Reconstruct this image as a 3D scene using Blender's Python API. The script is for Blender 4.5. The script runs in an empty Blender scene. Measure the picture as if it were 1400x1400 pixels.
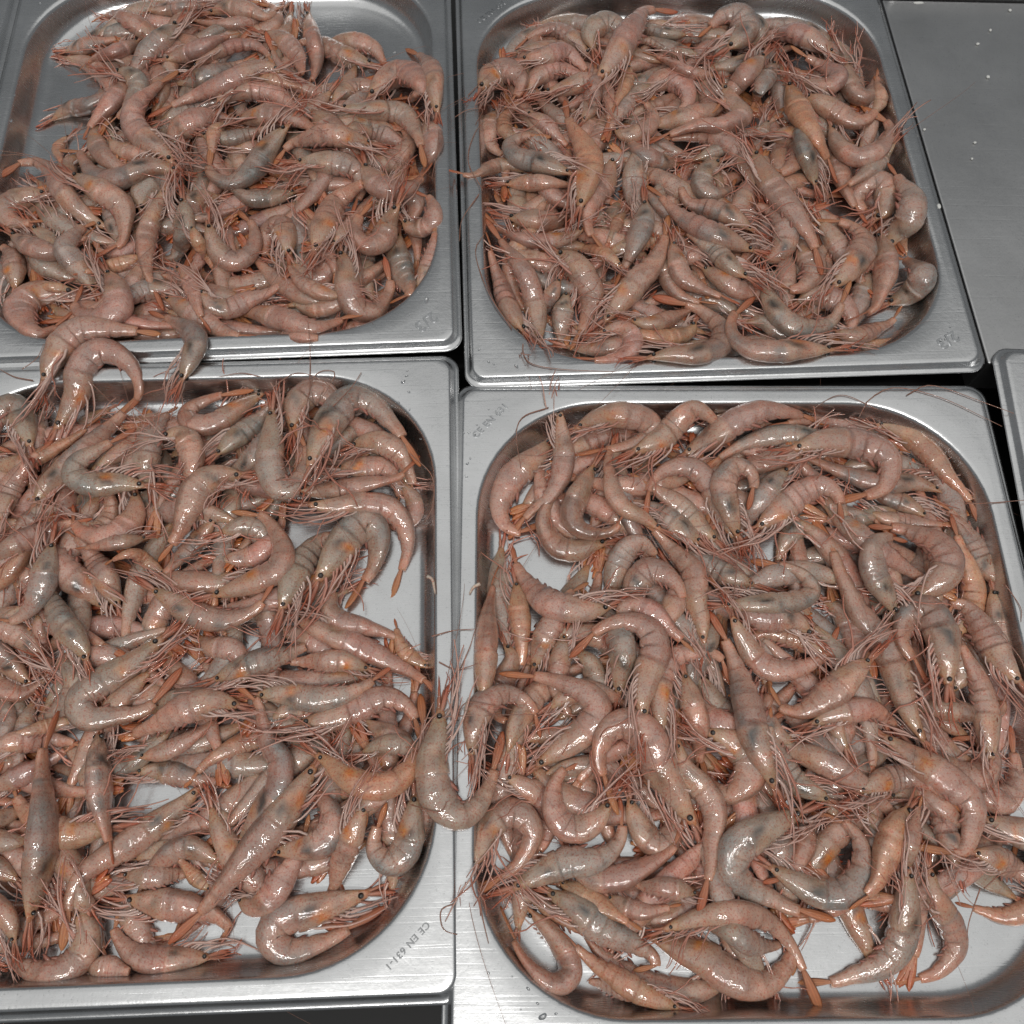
import bpy, math, random
import numpy as np
from mathutils import Vector, Matrix

rng = random.Random(7)
scene = bpy.context.scene
# ---------------------------------------------------------------- camera
F_PX, CAM_H, PITCH, ROLL = 1200.0, 0.46706, 1.17654, 0.02214      # px refer to a 1400 px square frame
_f = np.array([0, math.cos(PITCH), -math.sin(PITCH)])
_r = np.array([1.0, 0, 0]); _u = np.cross(_r, _f)
_c, _s = math.cos(ROLL), math.sin(ROLL)
CR, CU, CF = _c * _r + _s * _u, -_s * _r + _c * _u, _f
CAM = np.array([0, 0, CAM_H])
cam = bpy.data.cameras.new('camera'); cam_o = bpy.data.objects.new('camera', cam)
scene.collection.objects.link(cam_o); scene.camera = cam_o
m = Matrix.Identity(4)
for i, v in enumerate((CR, CU, -CF)):
    for j in range(3): m[j][i] = v[j]
m.translation = Vector(CAM); cam_o.matrix_world = m
cam.sensor_width = 36; cam.lens = 36 * F_PX / 1400; cam.clip_start = 0.02; cam.clip_end = 60
# ---------------------------------------------------------------- light
world = bpy.data.worlds.new('World'); scene.world = world; world.use_nodes = True
wb = world.node_tree.nodes['Background']
wb.inputs['Color'].default_value = (0.93, 0.97, 1.0, 1); wb.inputs['Strength'].default_value = 0.19

def ceiling_lamp(name, loc, sx, sy, power, col, rot=(0, 0, 0)):
    l = bpy.data.lights.new(name, 'AREA'); l.shape = 'RECTANGLE'; l.size = sx; l.size_y = sy
    l.energy = power; l.color = col
    o = bpy.data.objects.new(name, l); scene.collection.objects.link(o); o.location = loc; o.rotation_euler = rot
ceiling_lamp('ceiling_panel', (0.0, 0.10, 2.40), 4.4, 3.8, 33, (1.0, 0.985, 0.955))
ceiling_lamp('ceiling_tube', (0.0, -0.72, 1.90), 1.30, 0.04, 15.0, (1.0, 0.98, 0.95))
ceiling_lamp('ceiling_tube', (0.02, -1.30, 1.90), 1.30, 0.04, 9.0, (1.0, 0.98, 0.95))
scene.view_settings.view_transform = 'Standard'; scene.view_settings.look = 'None'
scene.view_settings.exposure = 0.0; scene.view_settings.gamma = 1.0
scene.render.engine = 'CYCLES'
scene.cycles.use_denoising = True
scene.cycles.max_bounces = 8; scene.cycles.diffuse_bounces = 3; scene.cycles.glossy_bounces = 4
scene.cycles.sample_clamp_indirect = 6.0
col = scene.collection

def ray(px):
    px = np.asarray(px, float)
    d = CF + np.outer((px[:, 0] - 700) / F_PX, CR) + np.outer((700 - px[:, 1]) / F_PX, CU)
    return d
def at(px, z):
    """points on the horizontal plane(s) z seen at the photograph's pixels px"""
    d = ray(px); z = np.broadcast_to(z, (len(d),))
    t = (z - CAM_H) / d[:, 2]
    return CAM + d * t[:, None]
def depth_of(P): return (np.asarray(P) - CAM) @ CF

# ---------------------------------------------------------------- materials
def mat(name):
    mt = bpy.data.materials.new(name); mt.use_nodes = True
    nt = mt.node_tree; return mt, nt, nt.nodes['Principled BSDF']
def N(nt, kind, **kw):
    n = nt.nodes.new(kind)
    for k, v in kw.items():
        if k in n.inputs.keys() if hasattr(n.inputs, 'keys') else False: n.inputs[k].default_value = v
        else: setattr(n, k, v)
    return n
def L(nt, a, b): nt.links.new(a, b)

def steel(name, base, rough, tint_dirt=0.12, brush=(1.0, 40.0, 1.0)):
    mt, nt, b = mat(name)
    tc = N(nt, 'ShaderNodeTexCoord')
    mp = N(nt, 'ShaderNodeMapping'); mp.inputs['Scale'].default_value = brush; L(nt, tc.outputs['Object'], mp.inputs['Vector'])
    n1 = N(nt, 'ShaderNodeTexNoise'); n1.inputs['Scale'].default_value = 60; n1.inputs['Detail'].default_value = 4
    L(nt, mp.outputs['Vector'], n1.inputs['Vector'])
    n2 = N(nt, 'ShaderNodeTexNoise'); n2.inputs['Scale'].default_value = 14; n2.inputs['Detail'].default_value = 6; n2.inputs['Roughness'].default_value = 0.62
    L(nt, tc.outputs['Object'], n2.inputs['Vector'])
    n3 = N(nt, 'ShaderNodeTexNoise'); n3.inputs['Scale'].default_value = 900; n3.inputs['Detail'].default_value = 2
    L(nt, tc.outputs['Object'], n3.inputs['Vector'])
    # colour: slight smears and fine pits
    r1 = N(nt, 'ShaderNodeMapRange'); r1.inputs['From Min'].default_value = 0.3; r1.inputs['From Max'].default_value = 0.7
    r1.inputs['To Min'].default_value = 1 - tint_dirt; r1.inputs['To Max'].default_value = 1.0
    L(nt, n2.outputs['Fac'], r1.inputs['Value'])
    r3 = N(nt, 'ShaderNodeMapRange'); r3.inputs['From Min'].default_value = 0.27; r3.inputs['From Max'].default_value = 0.36
    r3.inputs['To Min'].default_value = 0.8; r3.inputs['To Max'].default_value = 1.0
    L(nt, n3.outputs['Fac'], r3.inputs['Value'])
    mu = N(nt, 'ShaderNodeMath', operation='MULTIPLY'); L(nt, r1.outputs['Result'], mu.inputs[0]); L(nt, r3.outputs['Result'], mu.inputs[1])
    mx = N(nt, 'ShaderNodeMix', data_type='RGBA', blend_type='MULTIPLY'); mx.inputs['Factor'].default_value = 1
    mx.inputs['A'].default_value = (*base, 1); L(nt, mu.outputs[0], mx.inputs['B']); L(nt, mx.outputs['Result'], b.inputs['Base Color'])
    rr = N(nt, 'ShaderNodeMapRange'); rr.inputs['To Min'].default_value = rough - 0.09; rr.inputs['To Max'].default_value = rough + 0.10
    ad = N(nt, 'ShaderNodeMath', operation='ADD'); L(nt, n1.outputs['Fac'], ad.inputs[0]); L(nt, n2.outputs['Fac'], ad.inputs[1])
    hf_ = N(nt, 'ShaderNodeMath', operation='MULTIPLY'); hf_.inputs[1].default_value = 0.5; L(nt, ad.outputs[0], hf_.inputs[0])
    L(nt, hf_.outputs[0], rr.inputs['Value']); L(nt, rr.outputs['Result'], b.inputs['Roughness'])
    b.inputs['Metallic'].default_value = 1.0
    # hairline scratches in two directions
    prev = None
    for ang, sc_ in ((0.5, 18), (-0.9, 14), (1.5, 22)):
        ms = N(nt, 'ShaderNodeMapping'); ms.inputs['Rotation'].default_value = (0, 0, ang); ms.inputs['Scale'].default_value = (sc_ * .35, sc_ * 26, 1); L(nt, tc.outputs['Object'], ms.inputs['Vector'])
        ns = N(nt, 'ShaderNodeTexNoise'); ns.inputs['Scale'].default_value = 1.0; ns.inputs['Detail'].default_value = 3; ns.inputs['Distortion'].default_value = .6; L(nt, ms.outputs['Vector'], ns.inputs['Vector'])
        cs = N(nt, 'ShaderNodeMapRange'); cs.inputs['From Min'].default_value = .64; cs.inputs['From Max'].default_value = .69; L(nt, ns.outputs['Fac'], cs.inputs['Value'])
        if prev is None: prev = cs.outputs['Result']
        else:
            mxs = N(nt, 'ShaderNodeMath', operation='MAXIMUM'); L(nt, prev, mxs.inputs[0]); L(nt, cs.outputs['Result'], mxs.inputs[1]); prev = mxs.outputs[0]
    # relief: brushing, soft waviness, long scratches
    w = N(nt, 'ShaderNodeTexWave'); w.inputs['Scale'].default_value = 7; w.inputs['Distortion'].default_value = 30; w.inputs['Detail'].default_value = 3
    L(nt, tc.outputs['Object'], w.inputs['Vector'])
    s1 = N(nt, 'ShaderNodeMath', operation='MULTIPLY_ADD'); L(nt, n1.outputs['Fac'], s1.inputs[0]); s1.inputs[1].default_value = 0.35; sc2 = N(nt, 'ShaderNodeMath', operation='MULTIPLY_ADD'); L(nt, prev, sc2.inputs[0]); sc2.inputs[1].default_value = -.8; L(nt, n3.outputs['Fac'], sc2.inputs[2]); L(nt, sc2.outputs[0], s1.inputs[2])
    bp = N(nt, 'ShaderNodeBump'); bp.inputs['Strength'].default_value = 0.10; bp.inputs['Distance'].default_value = 0.0003
    L(nt, s1.outputs[0], bp.inputs['Height'])
    bp2 = N(nt, 'ShaderNodeBump'); bp2.inputs['Strength'].default_value = 0.35; bp2.inputs['Distance'].default_value = 0.0012
    L(nt, n2.outputs['Fac'], bp2.inputs['Height']); L(nt, bp.outputs['Normal'], bp2.inputs['Normal'])
    L(nt, bp2.outputs['Normal'], b.inputs['Normal'])
    return mt
M_STEEL = steel('tray_steel', (0.64, 0.645, 0.65), 0.265, 0.20)
M_TOP = steel('worktop_steel', (0.56, 0.56, 0.56), 0.36, 0.13, (30.0, 1.0, 1.0))
M_STAMP = steel('stamp_steel', (0.50, 0.51, 0.52), 0.34)
M_STAMP_DARK = steel('stamp_steel_darkened', (0.22, 0.225, 0.23), 0.4)  # relief contrast put into the steel colour, as the flange highlight washes it out

def flesh(name, rough, sss, bump, coat):
    mt, nt, b = mat(name)
    at_ = N(nt, 'ShaderNodeAttribute'); at_.attribute_name = 'col'
    tc = N(nt, 'ShaderNodeTexCoord')
    oi = N(nt, 'ShaderNodeObjectInfo')
    vs = N(nt, 'ShaderNodeVectorMath', operation='ADD'); L(nt, tc.outputs['Object'], vs.inputs[0])
    cb = N(nt, 'ShaderNodeCombineXYZ'); L(nt, oi.outputs['Random'], cb.inputs[0]); L(nt, oi.outputs['Random'], cb.inputs[1]); L(nt, cb.outputs[0], vs.inputs[1])
    n1 = N(nt, 'ShaderNodeTexNoise'); n1.inputs['Scale'].default_value = 130; n1.inputs['Detail'].default_value = 5; n1.inputs['Roughness'].default_value = 0.65; L(nt, vs.outputs[0], n1.inputs['Vector'])
    n2 = N(nt, 'ShaderNodeTexNoise'); n2.inputs['Scale'].default_value = 1100; n2.inputs['Detail'].default_value = 3; L(nt, vs.outputs[0], n2.inputs['Vector'])
    n3 = N(nt, 'ShaderNodeTexNoise'); n3.inputs['Scale'].default_value = 420; n3.inputs['Detail'].default_value = 4; n3.inputs['Distortion'].default_value = 1.2; L(nt, vs.outputs[0], n3.inputs['Vector'])
    n4 = N(nt, 'ShaderNodeTexNoise'); n4.inputs['Scale'].default_value = 330; n4.inputs['Detail'].default_value = 2; n4.inputs['Distortion'].default_value = 1.0; L(nt, vs.outputs[0], n4.inputs['Vector'])
    # blotches: cooler, greyer flesh against pink
    r1 = N(nt, 'ShaderNodeMapRange'); r1.inputs['From Min'].default_value = 0.35; r1.inputs['From Max'].default_value = 0.68; L(nt, n1.outputs['Fac'], r1.inputs['Value'])
    mx = N(nt, 'ShaderNodeMix', data_type='RGBA', blend_type='MULTIPLY'); L(nt, r1.outputs['Result'], mx.inputs['Factor'])
    L(nt, at_.outputs['Color'], mx.inputs['A']); mx.inputs['B'].default_value = (0.70, 0.74, 0.78, 1)
    n5 = N(nt, 'ShaderNodeTexNoise'); n5.inputs['Scale'].default_value = 75; n5.inputs['Detail'].default_value = 6; n5.inputs['Roughness'].default_value = 0.7; n5.inputs['Distortion'].default_value = 0.6; L(nt, vs.outputs[0], n5.inputs['Vector'])
    r5 = N(nt, 'ShaderNodeMapRange'); r5.inputs['From Min'].default_value = 0.46; r5.inputs['From Max'].default_value = 0.66; L(nt, n5.outputs['Fac'], r5.inputs['Value'])
    mx5 = N(nt, 'ShaderNodeMix', data_type='RGBA', blend_type='MULTIPLY'); L(nt, r5.outputs['Result'], mx5.inputs['Factor'])
    L(nt, mx.outputs['Result'], mx5.inputs['A']); mx5.inputs['B'].default_value = (1.08, 0.87, 0.80, 1)
    # fine red chromatophore dots
    r2 = N(nt, 'ShaderNodeMapRange'); r2.inputs['From Min'].default_value = 0.53; r2.inputs['From Max'].default_value = 0.64
    r2.inputs['To Max'].default_value = 0.8; L(nt, n2.outputs['Fac'], r2.inputs['Value'])
    mx2 = N(nt, 'ShaderNodeMix', data_type='RGBA', blend_type='MULTIPLY'); L(nt, r2.outputs['Result'], mx2.inputs['Factor'])
    L(nt, mx5.outputs['Result'], mx2.inputs['A']); mx2.inputs['B'].default_value = (0.85, 0.42, 0.32, 1)
    L(nt, mx2.outputs['Result'], b.inputs['Base Color'])
    b.inputs['Roughness'].default_value = rough
    b.inputs['Subsurface Weight'].default_value = sss
    b.inputs['Subsurface Radius'].default_value = (1.0, 0.45, 0.3); b.inputs['Subsurface Scale'].default_value = 0.0055
    b.inputs['IOR'].default_value = 1.42
    b.inputs['Coat Weight'].default_value = coat; b.inputs['Coat Roughness'].default_value = 0.035; b.inputs['Coat IOR'].default_value = 1.68
    bp = N(nt, 'ShaderNodeBump'); bp.inputs['Strength'].default_value = bump; bp.inputs['Distance'].default_value = 0.00035
    L(nt, n3.outputs['Fac'], bp.inputs['Height'])
    bp2 = N(nt, 'ShaderNodeBump'); bp2.inputs['Strength'].default_value = bump; bp2.inputs['Distance'].default_value = 0.0016
    L(nt, n1.outputs['Fac'], bp2.inputs['Height']); L(nt, bp.outputs['Normal'], bp2.inputs['Normal'])
    L(nt, bp2.outputs['Normal'], b.inputs['Normal'])
    # the film of water is smoother than the flesh under it
    bw = N(nt, 'ShaderNodeBump'); bw.inputs['Strength'].default_value = 0.6; bw.inputs['Distance'].default_value = 0.00034
    L(nt, n4.outputs['Fac'], bw.inputs['Height']); L(nt, bw.outputs['Normal'], b.inputs['Coat Normal'])
    return mt
M_FLESH = flesh('prawn_flesh', 0.46, 0.45, 0.60, 1.0)
M_SHELL = flesh('prawn_shell', 0.33, 0.15, 0.40, 0.5)
def plain(name, c, rough, metal=0, **kw):
    mt, nt, b = mat(name); b.inputs['Base Color'].default_value = (*c, 1); b.inputs['Roughness'].default_value = rough; b.inputs['Metallic'].default_value = metal
    for k, v in kw.items(): b.inputs[k].default_value = v
    return mt
M_DARK = plain('black_well', (0.006, 0.006, 0.006), 0.7)
M_WATER = plain('water', (1, 1, 1), 0.02, **{'Transmission Weight': 1.0, 'IOR': 1.33})
M_CRUMB = plain('white_crumb', (0.66, 0.66, 0.63), 0.6)

# ---------------------------------------------------------------- mesh and object helpers
def mesh(name, v, f, mt, smooth=True, colors=None):
    me = bpy.data.meshes.new(name); me.from_pydata([tuple(p) for p in v], [], f)
    for q in (mt if isinstance(mt, (list, tuple)) else [mt]): me.materials.append(q)
    if smooth: me.polygons.foreach_set('use_smooth', [True] * len(me.polygons))
    if colors is not None:
        a = me.color_attributes.new('col', 'FLOAT_COLOR', 'POINT')
        c4 = np.ones((len(v), 4), np.float32); c4[:, :3] = colors; a.data.foreach_set('color', c4.ravel())
    me.update(); return me
def obj(name, me, parent=None, mtx=None):
    o = bpy.data.objects.new(name, me); col.objects.link(o)
    if parent is not None: o.parent = parent
    if mtx is not None: o.matrix_local = mtx
    return o
def tag(o, label=None, cat=None, group=None, kind=None):
    for k, v in (('label', label), ('category', cat), ('group', group), ('kind', kind)):
        if v: o[k] = v
    return o

# ---------------------------------------------------------------- trays
TW, TL_ = 0.325, 0.354
TRAYS = {'A': (-0.20744, 0.46664, 0.07031, 0.0012), 'B': (0.12046, 0.46186, 0.06291, 0.0),
         'C': (-0.18779, 0.11267, 0.05544, 0.0010), 'D': (0.13046, 0.1045, 0.02547, 0.0)}
TNAME = {'A': 'rear left', 'B': 'rear right', 'C': 'front left', 'D': 'front right'}
RIM_Z, FLOOR_Z, OPEN_IN, OPEN_R = 0.0050, -0.0150, 0.0150, 0.073
def rrect(w, l, r, n_c=14, n_s=10):
    """rounded rectangle loop, always the same number of points"""
    pts = []
    hx, hy = w / 2 - r, l / 2 - r
    for k, (cx, cy) in enumerate(((hx, hy), (-hx, hy), (-hx, -hy), (hx, -hy))):
        for i in range(n_c + 1):
            a = (k + i / n_c) * math.pi / 2
            pts.append((cx + r * math.cos(a), cy + r * math.sin(a)))
        nx, ny = ((-hx, hy), (-hx, -hy), (hx, -hy), (hx, hy))[k]
        a = (k + 1) * math.pi / 2
        p0 = np.array(pts[-1]); p1 = np.array((nx + r * math.cos(a), ny + r * math.sin(a)))
        for i in range(1, n_s): pts.append(tuple(p0 + (p1 - p0) * i / n_s))
    return pts
PROFILE = [  # inset from the outer edge, z, corner radius
    (0.0000, 0.0000, .0110), (0.0012, 0.0003, .0105), (0.0026, 0.0006, .0095), (0.0036, 0.0016, .0090), (0.0048, 0.0040, .0085),
    (0.0056, 0.0048, .0080), (0.0066, RIM_Z, .0075), (0.0080, RIM_Z, .0100), (0.0115, RIM_Z, .045), (OPEN_IN - .0022, RIM_Z, OPEN_R),
    (OPEN_IN - .0008, RIM_Z - .0004, OPEN_R), (OPEN_IN, RIM_Z - .0014, OPEN_R), (OPEN_IN + .0006, RIM_Z - .0030, OPEN_R - .0005),
    (OPEN_IN + .0030, FLOOR_Z + .0085, OPEN_R - .003), (OPEN_IN + .0044, FLOOR_Z + .0042, OPEN_R - .004), (OPEN_IN + .0068, FLOOR_Z + .0014, OPEN_R - .006),
    (OPEN_IN + .0105, FLOOR_Z + .0001, OPEN_R - .009), (OPEN_IN + .014, FLOOR_Z, OPEN_R - .012), (OPEN_IN + .04, FLOOR_Z - .0002, OPEN_R - .03), (OPEN_IN + .09, FLOOR_Z - .0004, .02)]
def tray_mesh():
    V, Fc = [], []; n = None
    for ins, z, r in PROFILE:
        loop = rrect(TW - 2 * ins, TL_ - 2 * ins, r); n = len(loop)
        V += [(x, y, z) for x, y in loop]
    for k in range(len(PROFILE) - 1):
        for i in range(n):
            j = (i + 1) % n
            Fc.append((k * n + i, k * n + j, (k + 1) * n + j, (k + 1) * n + i))
    Fc.append(tuple((len(PROFILE) - 1) * n + i for i in range(n)))
    return mesh('steel_tray', V, Fc, M_STEEL)
TRAY_ME = tray_mesh()
def place_tray(x, y, a, z, label):
    o = obj('steel_tray', TRAY_ME); o.location = (x, y, z); o.rotation_euler = (0, 0, a)
    md = o.modifiers.new('sheet', 'SOLIDIFY'); md.thickness = 0.0007; md.offset = -1 if False else -1
    tag(o, label, 'steel tray', 'steel trays set edge to edge'); return o
LBL = {'A': 'steel tray heaped with prawns, 2/3 stamped on its front right corner',
       'B': 'steel tray heaped with prawns, beside the plain steel worktop on its right',
       'C': 'steel tray heaped with prawns, CE EN 631 stamped on its near right corner',
       'D': 'steel tray heaped with prawns, CE EN 631 stamped on its rear left corner'}
TRAY_O = {k: place_tray(*v, LBL[k]) for k, v in TRAYS.items()}
# a fifth tray at the right edge and a sixth at the left edge, both mostly outside the frame
pE = at([(1351, 478)], 0.0)[0]
aE = -0.03
place_tray(pE[0] + math.cos(aE) * TW / 2 + math.sin(aE) * TL_ / 2, pE[1] + math.sin(aE) * TW / 2 - math.cos(aE) * TL_ / 2, aE, 0.0022, 'steel tray corner with yellowed rim at the right edge of the photo')
ax, ay, aa, _ = TRAYS['A']
place_tray(ax - math.cos(aa) * (TW + .0015), ay - math.sin(aa) * (TW + .0015) + .02, aa, 0.0, 'steel tray flange peeking in behind the rear left tray corner')

def stamp(text, tray, px0, px1, size, mt=None):
    """raised stamping on a tray flange, from px0 (first letter) towards px1"""
    cu = bpy.data.curves.new('embossed_text', 'FONT'); cu.body = text; cu.size = size; cu.extrude = 0.00022; cu.bevel_depth = 0.00010
    cu.space_character = 1.12
    t = bpy.data.objects.new('embossed_text', cu); col.objects.link(t)
    bpy.context.view_layer.update()
    me = bpy.data.meshes.new_from_object(t.evaluated_get(bpy.context.evaluated_depsgraph_get()))
    bpy.data.objects.remove(t); me.materials.clear(); me.materials.append(mt or M_STAMP)
    p = at([px0, px1], RIM_Z); d = p[1] - p[0]; a = math.atan2(d[1], d[0])
    o = obj('embossed_text', me, TRAY_O[tray])
    xs = [v.co.x for v in me.vertices]; k = float(np.linalg.norm(d)) / max(xs)
    w = Matrix.Translation((p[0][0], p[0][1], RIM_Z + TRAYS[tray][3] + 0.00005)) @ Matrix.Rotation(a, 4, 'Z') @ Matrix.Diagonal((k, k, 1, 1))
    tx, ty, ta, tz = TRAYS[tray]
    o.matrix_local = (Matrix.Translation((tx, ty, tz)) @ Matrix.Rotation(ta, 4, 'Z')).inverted() @ w
stamp('CE EN 631', 'D', (651, 600), (694, 557), 0.006)
stamp('CE EN 631-1', 'C', (583, 1259), (528, 1319), 0.006, M_STAMP_DARK)
stamp('CE EN 631', 'B', (656, 32), (692, 5), 0.006)
stamp('2/3', 'A', (590, 428), (566, 446), 0.006)
stamp('2/3', 'B', (1303, 452), (1279, 466), 0.006)

# ---------------------------------------------------------------- worktop, well
def box(name, x0, x1, y0, y1, z0, z1, mt, bev=0.0015):
    v = [(x, y, z) for z in (z0, z1) for y in (y0, y1) for x in (x0, x1)]
    f = [(0, 2, 3, 1), (4, 5, 7, 6), (0, 1, 5, 4), (2, 6, 7, 3), (0, 4, 6, 2), (1, 3, 7, 5)]
    o = obj(name, mesh(name, v, f, mt, smooth=False))
    if bev:
        b = o.modifiers.new('edge', 'BEVEL'); b.width = bev; b.segments = 2
    return o
box('counter', -1.2, 1.4, -0.5, 1.5, -0.13, -0.09, M_DARK, 0).__setitem__('kind', 'structure')
wb0 = at([(1345, 492)], 0)[0]; wtop = at([(1300, 10)], 0)[0]
def slab(name, quad, z0, z1, mt, bev):
    n = len(quad); v = [(x, y, z) for z in (z0, z1) for x, y in quad]
    f = [tuple(range(n))[::-1], tuple(range(n, 2 * n))] + [(i, (i + 1) % n, n + (i + 1) % n, n + i) for i in range(n)]
    o = obj(name, mesh(name, v, f, mt, smooth=False)); b = o.modifiers.new('edge', 'BEVEL'); b.width = bev; b.segments = 2
    o['kind'] = 'structure'; return o
_bx, _by, _ba, _ = TRAYS['B']
def b_edge(v, gap): return (_bx + math.cos(_ba) * (TW / 2 + gap) - math.sin(_ba) * v, _by + math.sin(_ba) * (TW / 2 + gap) + math.cos(_ba) * v)
e0, e1 = b_edge(-TL_ / 2 + .006, .0012), b_edge(TL_ / 2 + .03, .0012)
slab('worktop', [e0, (1.3, e0[1]), (1.3, wtop[1] + .006), (e1[0] + (wtop[1] + .006 - e1[1]) * (e1[0] - e0[0]) / (e1[1] - e0[1]), wtop[1] + .006)], -0.030, 0.0006, M_TOP, .0012)
lg = box('back_ledge', e1[0] + .01, 1.3, wtop[1] + 0.008, wtop[1] + 0.25, -0.030, 0.012, M_TOP, 0.004); lg['kind'] = 'structure'
DATA_A = '''
0 26 . 400,410 420,420 440,420
0 26 . 150,70 175,85 190,100
1 22 d 90,70 120,62 150,55 175,48 | thin brownish prawn alone at the far left, snout toward rim of rear left tray
1 24 r 121,28 155,20 180,30 200,45 225,70
1 22 d 200,14 225,14 250,10 280,5
1 26 d 70,165 95,150 120,145 140,135
1 24 . 320,40 345,48 365,40
1 24 . 450,56 480,57 510,66 522,82
1 22 r 512,120 490,118 468,128 455,140
1 26 . 580,165 592,190 588,215 580,235
1 20 r 596,302 593,325 588,350 580,375 570,395
1 16 pr 540,418 520,430 490,443 455,455
1 34 g 195,290 195,265 215,248 228,252
1 34 g 45,310 65,330 60,355 80,370
1 28 s 20,395 20,375 15,350 0,335
1 22 p 188,310 185,335 165,345
1 28 gd 250,400 220,395 190,400 172,412
1 28 d 300,270 275,272 262,285
1 24 gd 240,115 265,108 290,100
1 24 d 275,150 295,135 312,130
1 24 g 220,165 245,155 265,148
1 32 . 425,150 440,165 455,180
1 26 . 470,175 510,180 545,195
1 30 . 480,225 520,225 545,215
1 26 p 320,200 350,205 370,215
1 26 . 150,190 165,205 190,210
1 28 . 400,360 420,380 440,375
1 26 . 420,300 440,330 450,350
1 28 . 110,210 95,225 90,245
1 28 . 380,450 410,460 440,462
1 30 . 520,290 515,275 540,265
2 24 p 190,55 175,65 155,72 130,80 106,96
2 26 p 175,110 150,142 125,170 112,192
2 16 or 88,232 80,205 95,185
2 24 r 388,5 365,22 345,15 315,10 285,18
2 26 . 360,45 385,55 405,75 412,95
2 28 s 510,88 485,82 460,72 440,60 | prawn with orange cheek pointing right beside bare steel, rear right of rear left tray
2 28 . 598,155 593,125 590,100 578,80 553,65 | prawn with pale legs draped down the right wall of rear left tray
2 34 p 505,135 525,112 550,100 570,110
2 30 g 405,222 435,222 465,225 488,235 495,255 490,270 480,297
2 36 . 498,225 505,238 522,255 550,260 575,245 592,223 | leg-up curved prawn against the right wall, rear left tray
2 28 r 565,262 585,270 593,290 585,308 563,312 550,300 | small ring-curled prawn touching the right wall of rear left tray
2 34 gd 545,318 543,345 550,375 560,398 548,412 530,412 | grey prawn with eye up and round back in the near right corner, rear left tray
2 36 s 430,345 440,320 450,300 460,278 478,263
2 20 . 455,335 470,318 485,300
2 24 s 470,405 445,402 428,395
2 30 s 225,405 245,415 270,432 300,450 330,460 360,462
2 30 gd 250,272 252,300 250,328 238,352 222,352 218,330 | grey bean-shaped prawn with dark stripe, left of middle in rear left tray
2 32 . 65,265 35,270 10,285 15,302 40,305 68,298
2 30 . 15,320 40,335 70,345 90,340
2 32 g 130,398 120,380 105,360 90,342 97,328
2 38 s 105,400 75,400 45,405 28,425 40,450 70,452 108,420 | C-shaped prawn with orange egg-like patch in the near left corner, rear left tray
2 36 p 145,370 158,395 160,420 140,435 118,432
2 20 or 130,370 165,362 195,350
2 26 p 240,365 255,375 265,395 268,412
2 18 or 295,377 283,350 270,330 262,310
2 34 s 395,350 385,312 366,322 364,345 380,360
2 26 g 405,262 375,270 345,272 325,262
2 16 pr 318,287 285,297 260,300
2 28 p 298,150 310,130 340,122 375,128 400,148 430,177
2 30 s 320,165 350,160 380,157 402,163
2 32 . 240,205 245,180 270,165 295,160 322,172
2 24 g 275,185 305,190 335,185
2 18 or 290,206 294,180 310,168
2 18 o 350,105 375,110 407,118
3 30 gd 243,32 222,55 200,75 185,95 178,110
3 28 gd 157,98 176,102 190,118 180,138
3 34 dr 76,205 105,203 115,218 128,237 150,247 180,238 210,228 248,236 | long S-shaped prawn with head to the right, upper left of rear left tray
3 32 . 237,224 225,207 200,190 183,168 188,142 210,122 245,95
3 26 . 385,98 360,92 330,103 300,118 265,132 203,159 | long pale prawn with orange tail reaching left, upper middle of rear left tray
3 20 p 262,95 280,82 298,70 325,62 355,65 377,92
3 26 p 225,82 240,78 265,70 295,55 330,45
3 24 . 421,15 423,35 430,65 433,85 427,108 406,133 | slim upright prawn separating the heap from bare steel, rear of rear left tray
3 30 g 462,147 495,152 525,152 552,158 568,180 575,200 583,232 | pale grey prawn bending down the right side of rear left tray
3 28 s 510,197 480,190 450,185 420,190 395,200 372,228
3 34 s 545,278 532,305 520,330 500,335 487,320 493,295 512,272 | V-folded prawn with spread legs up, right part of rear left tray
3 34 . 465,342 474,365 476,395 488,420 510,425 528,405 533,385 524,348 | U-shaped orange-pink prawn lowest near the right corner of rear left tray
3 32 s 325,428 355,428 390,437 425,447 455,442 480,430 505,423 | long prawn lying along the near rim, black eye at left, rear left tray
3 28 r 402,370 370,398 340,410 310,422 287,415 275,395
3 30 r 318,283 335,295 347,315 345,340 325,357 305,350 292,330 285,305 | ring-like prawn with orange tail tip meeting its head, middle of rear left tray
3 34 gds 395,170 375,192 358,215 340,238 315,250 292,240 285,222 287,198 | grey U-shaped prawn with dark orange-spotted head, centre of rear left tray
3 26 . 228,255 215,285 202,320 200,350 203,375 222,424 | spindle-shaped prawn pointing to the near rim, left of middle in rear left tray
3 32 s 98,238 120,252 148,268 168,285 170,312 163,335 123,353 | hooked prawn with yellow spot behind its head, left part of rear left tray
3 28 r -8,243 20,226 50,223 72,238 85,263 110,290 145,312 | prawn with its tail over bare steel at the far left, rear left tray
3 14 or 37,394 70,393 100,398
'''
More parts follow.
